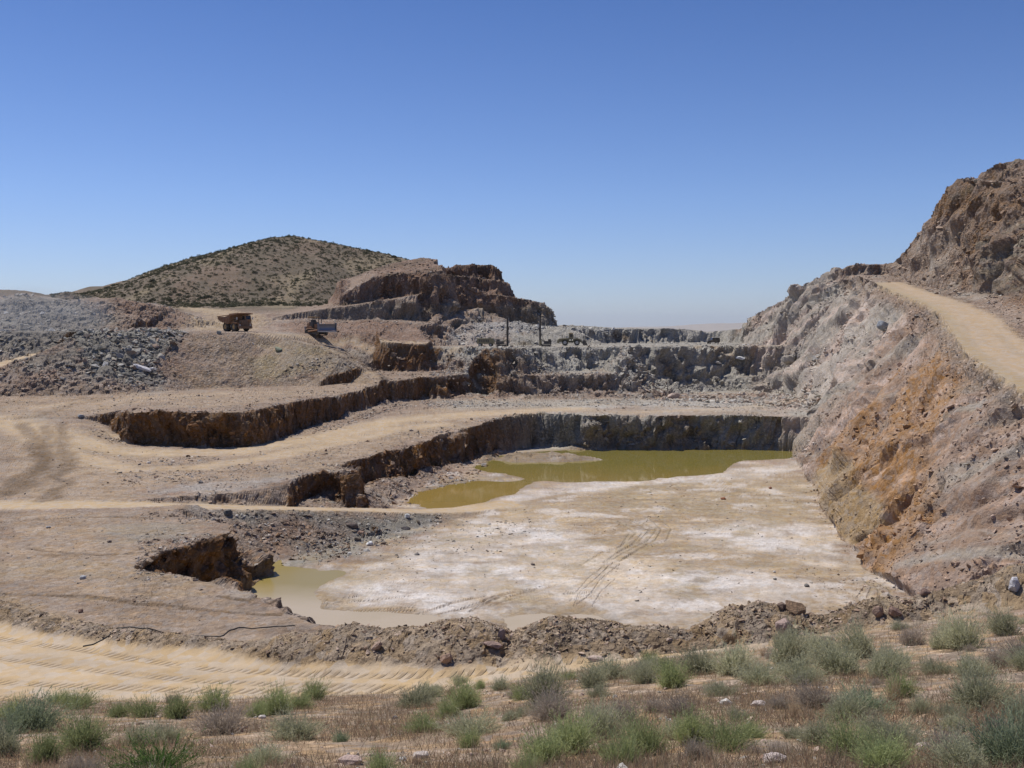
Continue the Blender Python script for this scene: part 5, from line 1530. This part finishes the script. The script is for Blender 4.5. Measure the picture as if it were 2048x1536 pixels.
def wheel(parent, x, y, r, w, side, rimmat='rim', tmat='tyre'):
    g = empty('wheel', (x, y, r))
    g.parent = parent
    tyre(r, w).build('tyre', tmat, g)
    m = MB()
    m.cyl((0, 0, 0), .56 * r, w * .7, 'Y')
    m.cyl((0, side * w * .32, 0), .5 * r, w * .2, 'Y', r2=None)
    m.cyl((0, side * w * .44, 0), .2 * r, w * .22, 'Y', n=12)
    for k in range(8):
        a = k * math.pi / 4
        m.cyl((math.cos(a) * .36 * r, side * w * .43, math.sin(a) * .36 * r), .035 * r, .05, 'Y', n=6)
    m.build('rim', rimmat, g)
    return g

def haul_truck(x, y, z, rz):
    t = empty('haul_truck', (x, y, z), rz, label='rusty yellow quarry dump truck driving along the upper haul road', category='dump truck')
    r = .98
    for yy, sd in ((1.35, 1), (-1.35, -1)):
        wheel(t, 2.15, yy, r, .62, sd)
        wheel(t, -1.75, yy - sd * .12, r, .62, sd)
        wheel(t, -1.75, yy - sd * .75, r, .56, sd)
    m = MB()
    m.box((.3, .55, 1.25), (7.0, .28, .42)); m.box((.3, -.55, 1.25), (7.0, .28, .42))
    m.box((-1.75, 0, 1.0), (.45, 1.3, .45)); m.box((2.15, 0, .98), (.35, 2.1, .3)); m.box((0.6, .95, 1.15), (1.4, .55, .6)); m.box((.6, -.95, 1.15), (1.4, .55, .6))
    m.build('chassis', 'dark', t)
    m = MB()
    # dump body: floor kicked up at the tail, ribbed sides, canopy reaching over the cab
    fl = [(-4.35, 2.75), (-4.3, 2.6), (-2.6, 2.0), (-.2, 1.62), (.55, 1.75), (.95, 3.45), (4.15, 3.72), (4.15, 3.82), (.85, 3.62), (.42, 1.95), (-.2, 1.78), (-2.6, 2.16)]
    m.prism(fl, -1.72, 1.72, .02)
    for s_ in (-1, 1):
        m.prism([(-4.35, 2.62), (-2.6, 2.0), (-.2, 1.62), (.5, 1.72), (.95, 3.5), (.55, 3.42), (-1.2, 3.12), (-4.35, 3.18)], s_ * 1.72, s_ * 1.82, .015)
        for k in range(6):
            xx = -3.7 + k * .75
            m.box((xx, s_ * 1.87, 2.55 - .14 * k * .6 + .05), (.14, .12, 1.0 + k * .06), bev=.02)
        m.prism([(-4.35, 3.14), (.55, 3.4), (.55, 3.55), (-4.35, 3.3)], s_ * 1.68, s_ * 1.92, .015)
        m.prism([(.7, 3.35), (4.15, 3.66), (4.15, 3.86), (.7, 3.78)], s_ * 1.74, s_ * 1.84, .015)
    for k in range(4):
        m.box((1.5 + k * .75, 0, 3.80 + .03 * k), (.1, 3.4, .1), (0, -.08, 0), .02)
    m.build('dump_body', 'orange', t)
    m = MB()
    m.prism([(2.0, 1.75), (3.9, 1.75), (3.9, 1.85), (2.0, 1.85)], -1.75, 1.75)           # deck
    m.prism([(3.0, .75), (4.1, .75), (4.1, 2.3), (3.0, 2.45)], -.72, .72)                # engine
    for s_ in (-1, 1):
        m.prism([(1.35, 1.5), (1.65, 1.95), (2.65, 1.95), (3.0, 1.5), (3.0, 1.78), (2.7, 2.1), (1.6, 2.1), (1.3, 1.75)], s_ * 1.1, s_ * 1.72)
    m.box((4.2, 0, .85), (.25, 3.2, .5))
    m.box((4.1, 1.2, 1.35), (.15, .9, .7)); m.box((4.1, -1.2, 1.35), (.15, .9, .7))
    m.build('hood', 'orange', t)
    g = MB()
    for k in range(7):
        g.box((4.13, 0, 1.05 + k * .17), (.05, 1.2, .07), bev=.01)
    g.build('grille', 'dark', t)
    c = MB()
    c.prism([(2.1, 1.87), (3.75, 1.87), (3.85, 2.5), (3.55, 3.45), (2.1, 3.45)], .35, 1.65)
    cab = c.build('cab', 'orange', t)
    c = MB()
    c.box((3.74, 1.0, 2.92), (.05, 1.05, .75), (0, -.28, 0), .01)
    c.box((2.85, 1.67, 2.9), (1.0, .04, .75), bev=.01); c.box((2.85, .33, 2.9), (1.0, .04, .75), bev=.01)
    c.build('window', 'glass', cab)
    for s_ in (-1, 1):
        MB().cyl((4.2, s_ * 1.2, 1.35), .16, .08, 'X', n=16).build('headlight', 'lamp', t)
        h = MB()
        for k in range(4):
            h.box((4.28, s_ * .95, .55 + k * .32), (.06, .42, .05), bev=.01)
        h.bar((4.28, s_ * .95 - .2, .45), (4.28, s_ * .95 - .2, 1.9), .025); h.bar((4.28, s_ * .95 + .2, .45), (4.28, s_ * .95 + .2, 1.9), .025)
        h.build('ladder', 'dark', t)
        h = MB()
        for a, b in (((3.9, s_ * 1.72, 1.85), (3.9, s_ * 1.72, 2.75)), ((2.2, s_ * 1.72, 1.85), (2.2, s_ * 1.72, 2.75)), ((3.9, s_ * 1.72, 2.75), (2.2, s_ * 1.72, 2.75)), ((3.9, s_ * 1.72, 2.3), (2.2, s_ * 1.72, 2.3))):
            h.bar(a, b, .025)
        h.build('handrail', 'yellow', t)
        MB().box((4.05, s_ * 1.85, 2.75), (.06, .3, .5)).build('mirror', 'white', t)
    MB().cyl((1.7, -1.0, 2.3), .12, 1.3, n=12).build('exhaust', 'dark', t)
    MB().bar((-.6, .6, 1.3), (.1, .6, 2.1), .12).bar((-.6, -.6, 1.3), (.1, -.6, 2.1), .12).build('hoist', 'steel', t)
    return t

def crawler(parent, y, L, h, w, x0=0.0, mat='dark'):
    m = MB()
    n = 26
    r = h / 2
    for k in range(n * 2):
        per = 2 * (L - h) + 2 * math.pi * r
        s = per * k / (n * 2)
        if s < L - h: px_, pz, a = -L / 2 + r + s, 0, 0
        elif s < L - h + math.pi * r:
            a = (s - (L - h)) / r; px_, pz = L / 2 - r + math.sin(a) * r, r - math.cos(a) * r
        elif s < 2 * (L - h) + math.pi * r: px_, pz, a = L / 2 - r - (s - (L - h) - math.pi * r), h, math.pi
        else:
            a = math.pi + (s - 2 * (L - h) - math.pi * r) / r; px_, pz = -L / 2 + r + math.sin(a) * r, r - math.cos(a) * r
        m.box((x0 + px_, y, pz), (per / n / 2 * .85, w, .07), (0, -a, 0), .01)
    o = m.build('crawler_track', mat, parent)
    q = MB()
    q.box((x0, y, r), (L - h * .8, w * .55, h * .55))
    for k in range(5):
        q.cyl((x0 - L / 2 + r + (L - h) * k / 4, y, r * .8), r * .6 if k in (0, 4) else r * .42, w * .7, 'Y', n=16)
    q.build('roller_frame', mat, o)
    return o

def bulldozer(x, y, z, rz):
    t = empty('bulldozer', (x, y, z), rz, label='old bulldozer with raised blue-grey blade beside the upper road', category='bulldozer')
    for s_ in (-1, 1):
        crawler(t, s_ * 1.05, 3.6, .95, .5)
    m = MB()
    m.prism([(.1, .7), (2.0, .7), (2.0, 1.75), (.1, 1.9)], -.55, .55)
    m.box((-1.2, 0, 1.15), (1.5, 1.5, .8)); m.box((-1.5, 0, 1.75), (.7, 1.5, .6)); m.box((-.2, 1.05, 1.1), (2.2, .6, .12)); m.box((-.2, -1.05, 1.1), (2.2, .6, .12))
    m.build('engine_body', 'orange', t)
    MB().box((2.03, 0, 1.25), (.06, .95, .85)).build('grille', 'dark', t)
    c = MB()
    for a in ((-.15, .65), (-.15, -.65), (-1.35, .65), (-1.35, -.65)):
        c.bar((a[0], a[1], 1.5), (a[0], a[1], 2.95), .06)
    c.box((-.75, 0, 1.75), (1.1, 1.25, .9)); c.box((-.9, 0, 2.3), (.5, .9, .6))
    cb = c.build('cab', 'dark', t)
    MB().box((-.75, 0, 3.0), (1.75, 1.7, .1)).build('canopy', 'yellow', cb)
    b = MB()
    nseg = 9
    pts, back = [], []
    for k in range(nseg):
        a = -.85 + 1.7 * k / (nseg - 1)
        pts.append((3.25 + .0 - .55 * math.cos(a) + .5, 1.35 + .72 * math.sin(a)))
    outl = pts + [(p[0] - .09, p[1]) for p in pts[::-1]]
    b.prism(outl, -1.95, 1.95, .01)
    for s_ in (-1, 1):
        b.prism([(2.95, .65), (3.45, .6), (3.5, 2.05), (2.95, 2.05)], s_ * 1.95, s_ * 2.02, .01)
    bl = b.build('blade', 'blade', t)
    MB().box((3.33, 0, .66), (.14, 4.05, .2)).build('cutting_edge', 'white', bl)
    a = MB()
    for s_ in (-1, 1):
        a.bar((-.6, s_ * 1.42, .65), (3.1, s_ * 1.55, .95), .12)
        a.bar((1.4, s_ * .62, 1.75), (3.0, s_ * .8, 1.6), .07)
    a.build('push_arm', 'orange', t)
    r = MB()
    r.box((-2.4, 0, 1.3), (.3, 1.8, .35))
    for s_ in (-.6, 0, .6):
        r.prism([(-2.75, 1.5), (-2.45, 1.5), (-2.5, .6), (-2.75, .35)], s_ - .06, s_ + .06)
    r.bar((-1.7, .5, 1.2), (-2.4, .5, 1.3), .08).bar((-1.7, -.5, 1.2), (-2.4, -.5, 1.3), .08)
    r.build('ripper', 'steel', t)
    MB().cyl((1.2, .25, 2.2), .07, .9, n=10).build('exhaust', 'dark', t)
    for s_ in (-1, 1):
        MB().cyl((2.0, s_ * .4, 1.9), .1, .08, 'X', n=12).build('headlight', 'lamp', t)
    return t

def drill_rig(x, y, z, rz, lab, hgt):
    t = empty('drill_rig', (x, y, z), rz, label=lab, category='drill rig', group='rock drills on the upper bench')
    for s_ in (-1, 1):
        crawler(t, s_ * .75, 2.3, .6, .32)
    m = MB()
    m.box((-.35, 0, .95), (1.7, 1.2, .7)); m.box((-.8, .2, 1.5), (.7, .7, .5))
    m.build('body', 'dark', t)
    a = MB()
    a.bar((.2, 0, 1.15), (1.25, 0, 1.7), .1).bar((.1, .25, .9), (1.0, .2, 1.5), .05)
    a.build('boom', 'olive', t)
    f = MB()
    for dx, dy in ((-.12, -.14), (.12, -.14), (-.12, .14), (.12, .14)):
        f.bar((1.4 + dx, dy, .15), (1.4 + dx, dy, hgt), .10)
    for k in range(int(hgt / .45)):
        zz = .3 + k * .45
        f.bar((1.28, -.14, zz), (1.52, .14, zz + .3), .02); f.box((1.4, 0, zz), (.28, .32, .04), bev=0)
    f.box((1.4, 0, hgt), (.4, .4, .2))
    ms = f.build('mast', 'dark', t)
    MB().cyl((1.62, 0, hgt * .5), .05, hgt * .95, n=8).build('drill_rod', 'steel', ms)
    MB().box((1.62, 0, hgt * .62), (.32, .34, .8)).build('drill_head', 'dark', ms)
    MB().cyl((1.35, .5, .9), .28, 1.1, n=14).build('dust_collector', 'olive', t)
    c = MB()
    for k in range(10):
        a0, a1 = k / 10, (k + 1) / 10
        p = lambda q: (1.3 - q * 1.4, -.3, 1.2 + (hgt * .55 - 1.2) * (1 - q) ** 2)
        c.bar(p(a0), p(a1), .035)
    c.build('hose', 'hose', t)
    return t

def compressor(x, y, z, rz):
    t = empty('compressor', (x, y, z), rz, label='olive wheeled air compressor standing left of the two drill masts', category='compressor')
    m = MB()
    m.prism([(-2.1, .65), (1.9, .65), (2.1, 1.2), (1.8, 1.95), (-2.0, 1.95)], -.9, .9)
    b = m.build('housing', 'olive', t)
    g = MB()
    for k in range(6):
        g.box((-1.4 + k * .42, -.92, 1.35), (.28, .04, .6), bev=.01); g.box((-1.4 + k * .42, .92, 1.35), (.28, .04, .6), bev=.01)
    g.build('louvre', 'dark', b)
    for xx in (-1.3, 1.2):
        for s_ in (-1, 1):
            wheel(t, xx, s_ * .85, .42, .25, s_, 'white')
    MB().bar((1.9, 0, .6), (3.3, 0, .45), .06).bar((2.0, .4, .6), (3.0, 0, .5), .04).bar((2.0, -.4, .6), (3.0, 0, .5), .04).build('tow_bar', 'dark', t)
    MB().cyl((-1.2, .3, 2.15), .08, .45, n=10).build('exhaust', 'dark', t)
    MB().cyl((.9, 0, 2.05), .35, .2, n=16).build('air_filter', 'dark', t)
    return t

def loader(x, y, z, rz):
    t = empty('wheel_loader', (x, y, z), rz, label='dusty olive-yellow wheel loader with its bucket down on the drilling bench', category='wheel loader')
    for xx in (-1.5, 1.5):
        for s_ in (-1, 1):
            wheel(t, xx, s_ * 1.05, .75, .52, s_, 'white')
    m = MB()
    m.prism([(-3.2, .95), (-.5, .8), (-.4, 1.9), (-3.0, 1.75), (-3.3, 1.5)], -.7, .7); m.box((-3.2, 0, 1.0), (.5, 2.0, .8))
    m.prism([(.4, .8), (1.9, .9), (1.8, 1.6), (.5, 1.7)], -.5, .5); m.box((0, 0, .95), (1.2, .4, .5))
    for xx in (-1.5, 1.5):
        for s_ in (-1, 1):
            m.prism([(xx - .95, 1.15), (xx - .6, 1.6), (xx + .6, 1.6), (xx + .95, 1.15), (xx + 1.0, 1.25), (xx + .62, 1.7), (xx - .62, 1.7), (xx - 1.0, 1.25)], s_ * .78, s_ * 1.32)
    m.build('body', 'olive', t)
    c = MB()
    c.prism([(-.55, 1.6), (.6, 1.6), (.65, 2.3), (.45, 3.05), (-.5, 3.05)], -.65, .65)
    cb = c.build('cab', 'olive', t)
    MB().box((0, 0, 3.12), (1.5, 1.55, .1)).build('cab_roof', 'yellow', cb)
    MB().box((0, .67, 2.5), (.75, .03, .75)).box((0, -.67, 2.5), (.75, .03, .75)).box((.6, 0, 2.6), (.04, 1.0, .75), (0, -.22, 0)).build('window', 'glass', cb)
    a = MB()
    for s_ in (-1, 1):
        a.prism([(.9, 1.55), (1.3, 1.8), (2.4, 1.35), (3.15, .6), (3.0, .4), (2.2, 1.0), (1.2, 1.4)], s_ * .42, s_ * .56)
        a.bar((.9, s_ * .5, 1.1), (2.1, s_ * .5, 1.15), .06)
    a.bar((1.3, 0, 1.9), (2.7, 0, 1.3), .08)
    a.build('lift_arm', 'olive', t)
    b = MB()
    b.prism([(3.0, .1), (4.3, .1), (4.3, .16), (3.15, .25), (2.98, .7), (3.2, 1.25), (3.6, 1.35), (3.55, 1.42), (3.1, 1.32), (2.85, .7)], -1.35, 1.35, .01)
    for s_ in (-1, 1):
        b.prism([(3.0, .12), (4.2, .12), (3.6, 1.38), (3.15, 1.3), (2.9, .7)], s_ * 1.35, s_ * 1.41, .01)
    b.build('bucket', 'dark', t)
    MB().cyl((-2.2, .3, 2.15), .07, .8, n=10).build('exhaust', 'dark', t)
    return t

def jeep(x, y, z, rz):
    t = empty('jeep', (x, y, z), rz, label='small black off-road car parked at the back of the upper bench', category='jeep')
    for xx in (-1.05, 1.1):
        for s_ in (-1, 1):
            wheel(t, xx, s_ * .68, .36, .22, s_, 'steel')
    m = MB()
    m.prism([(-1.75, .5), (-1.5, .42), (1.7, .42), (1.8, .6), (1.75, .98), (.65, 1.08), (.55, 1.12), (-1.75, 1.12)], -.78, .78, .04)
    b = m.build('body', 'black', t)
    c = MB()
    c.prism([(-1.72, 1.1), (.55, 1.1), (.2, 1.72), (-1.68, 1.76)], -.7, .7, .03)
    c.build('cabin', 'black', t)
    MB().prism([(-1.72, 1.76), (.22, 1.72), (.2, 1.80), (-1.72, 1.84)], -.74, .74, .02).build('roof', 'white', t)
    MB().box((-.9, .71, 1.43), (.75, .02, .42), bev=.01).box((-.1, .71, 1.4), (.5, .02, .4), bev=.01).box((-.9, -.71, 1.43), (.75, .02, .42), bev=.01).box((-.1, -.71, 1.4), (.5, .02, .4), bev=.01).box((.4, 0, 1.42), (.03, 1.2, .5), (0, -.52, 0), .01).build('window', 'glass', t)
    for s_ in (-1, 1):
        MB().cyl((1.78, s_ * .55, .78), .1, .06, 'X', n=12).build('headlight', 'lamp', t)
    MB().box((1.85, 0, .5), (.12, 1.5, .16)).build('bumper', 'steel', t)
    MB().cyl((-1.85, 0, .95), .34, .18, 'X', n=20).build('spare_wheel', 'tyre', t)
    return t

def stand(px, py):
    x, y, z = foot(px, py)
    return x, y, z
x, y, z = foot(471, 663)
haul_truck(x, y, z + .02, math.radians(-46)).scale = (1.06,) * 3
x, y, z = foot(633, 672)
bulldozer(x, y, z + .05, math.radians(-42)).scale = (1.25, 1.25, 1.42)
x, y, z = foot(1003, 693.5)
drill_rig(x, y, z, math.radians(-8), 'dark crawler rock drill, left of the two with tall masts', 6.9)
x, y, z = foot(1092, 693)
drill_rig(x, y, z, math.radians(184), 'dark crawler rock drill nearer the loader, right of the two with tall masts', 6.6)
x, y, z = foot(972, 693)
compressor(x, y, z, math.radians(-6))
x, y, z = foot(1142, 691)
loader(x, y, z, math.radians(-4))
x, y, z = foot(1426, 688)
jeep(x, y, z, math.radians(186))

# the rubber hose from the pool over the bank to the road
hp = [(166, 1296), (185, 1291), (205, 1284), (216, 1275), (226, 1267), (239, 1258), (300, 1262), (380, 1272), (441, 1275), (458, 1266), (478, 1259), (513, 1257), (560, 1255), (590, 1254)]
hh = hit([p[0] for p in hp], [p[1] for p in hp])
tt_ = np.linspace(0, len(hp) - 1, 120)
hx, hy = np.interp(tt_, range(len(hp)), hh[:, 0]), np.interp(tt_, range(len(hp)), hh[:, 1])
hzz = ground(hx, hy) + .03
for _ in range(3):
    hzz[1:-1] = np.maximum(hzz[1:-1], (hzz[:-2] + hzz[1:-1] + hzz[2:]) / 3)
    hx[1:-1] = (hx[:-2] + hx[1:-1] + hx[2:]) / 3; hy[1:-1] = (hy[:-2] + hy[1:-1] + hy[2:]) / 3
hm_ = MB()
for i in range(len(hx) - 1):
    hm_.bar((hx[i], hy[i], hzz[i]), (hx[i + 1], hy[i + 1], hzz[i + 1]), .028)
hm_.build('rubber_hose', 'hose', None, label='black rubber hose running from the muddy pool over the low bank to the road', category='hose')

# ------------------------------------------------------------------ dry, slightly dusty air
m_hz = bpy.data.materials.new('air')
m_hz.use_nodes = True
nt_ = m_hz.node_tree
nt_.nodes.remove(nt_.nodes['Principled BSDF'])
pv_ = nt_.nodes.new('ShaderNodeVolumePrincipled')
pv_.inputs['Color'].default_value = (.84, .92, 1.0, 1)
pv_.inputs['Density'].default_value = 2.6e-5
pv_.inputs['Anisotropy'].default_value = .2
nt_.links.new(pv_.outputs[0], nt_.nodes['Material Output'].inputs['Volume'])
bm = bmesh.new()
bmesh.ops.create_cube(bm, size=1)
for v in bm.verts:
    v.co = Vector((v.co.x * 90000, v.co.y * 50000 + 22000, (v.co.z + .5) * 620 - 110))
me = bpy.data.meshes.new('haze'); bm.to_mesh(me); bm.free()
me.materials.append(m_hz)
link('haze', me, kind='stuff')

# dust hanging over the far left tip
m_du = bpy.data.materials.new('dust')
m_du.use_nodes = True
nt_ = m_du.node_tree
nt_.nodes.remove(nt_.nodes['Principled BSDF'])
pv_ = nt_.nodes.new('ShaderNodeVolumePrincipled')
pv_.inputs['Color'].default_value = (.86, .90, .95, 1)
pv_.inputs['Density'].default_value = .011
nt_.links.new(pv_.outputs[0], nt_.nodes['Material Output'].inputs['Volume'])
bm = bmesh.new()
bmesh.ops.create_uvsphere(bm, u_segments=48, v_segments=24, radius=1)
for v in bm.verts:
    n_ = 1 + .12 * math.sin(v.co.x * 4 + 1) * math.cos(v.co.z * 5)
    v.co = Vector((v.co.x * 20 * n_, v.co.y * 13 * n_, v.co.z * 9 * n_))
me = bpy.data.meshes.new('dust_cloud'); bm.to_mesh(me); bm.free()
me.materials.append(m_du)
o = link('dust_cloud', me, kind='stuff', label='thin bluish dust hanging over the grey rock tip at the far left')
o.location = at_d(55, 655, 222)
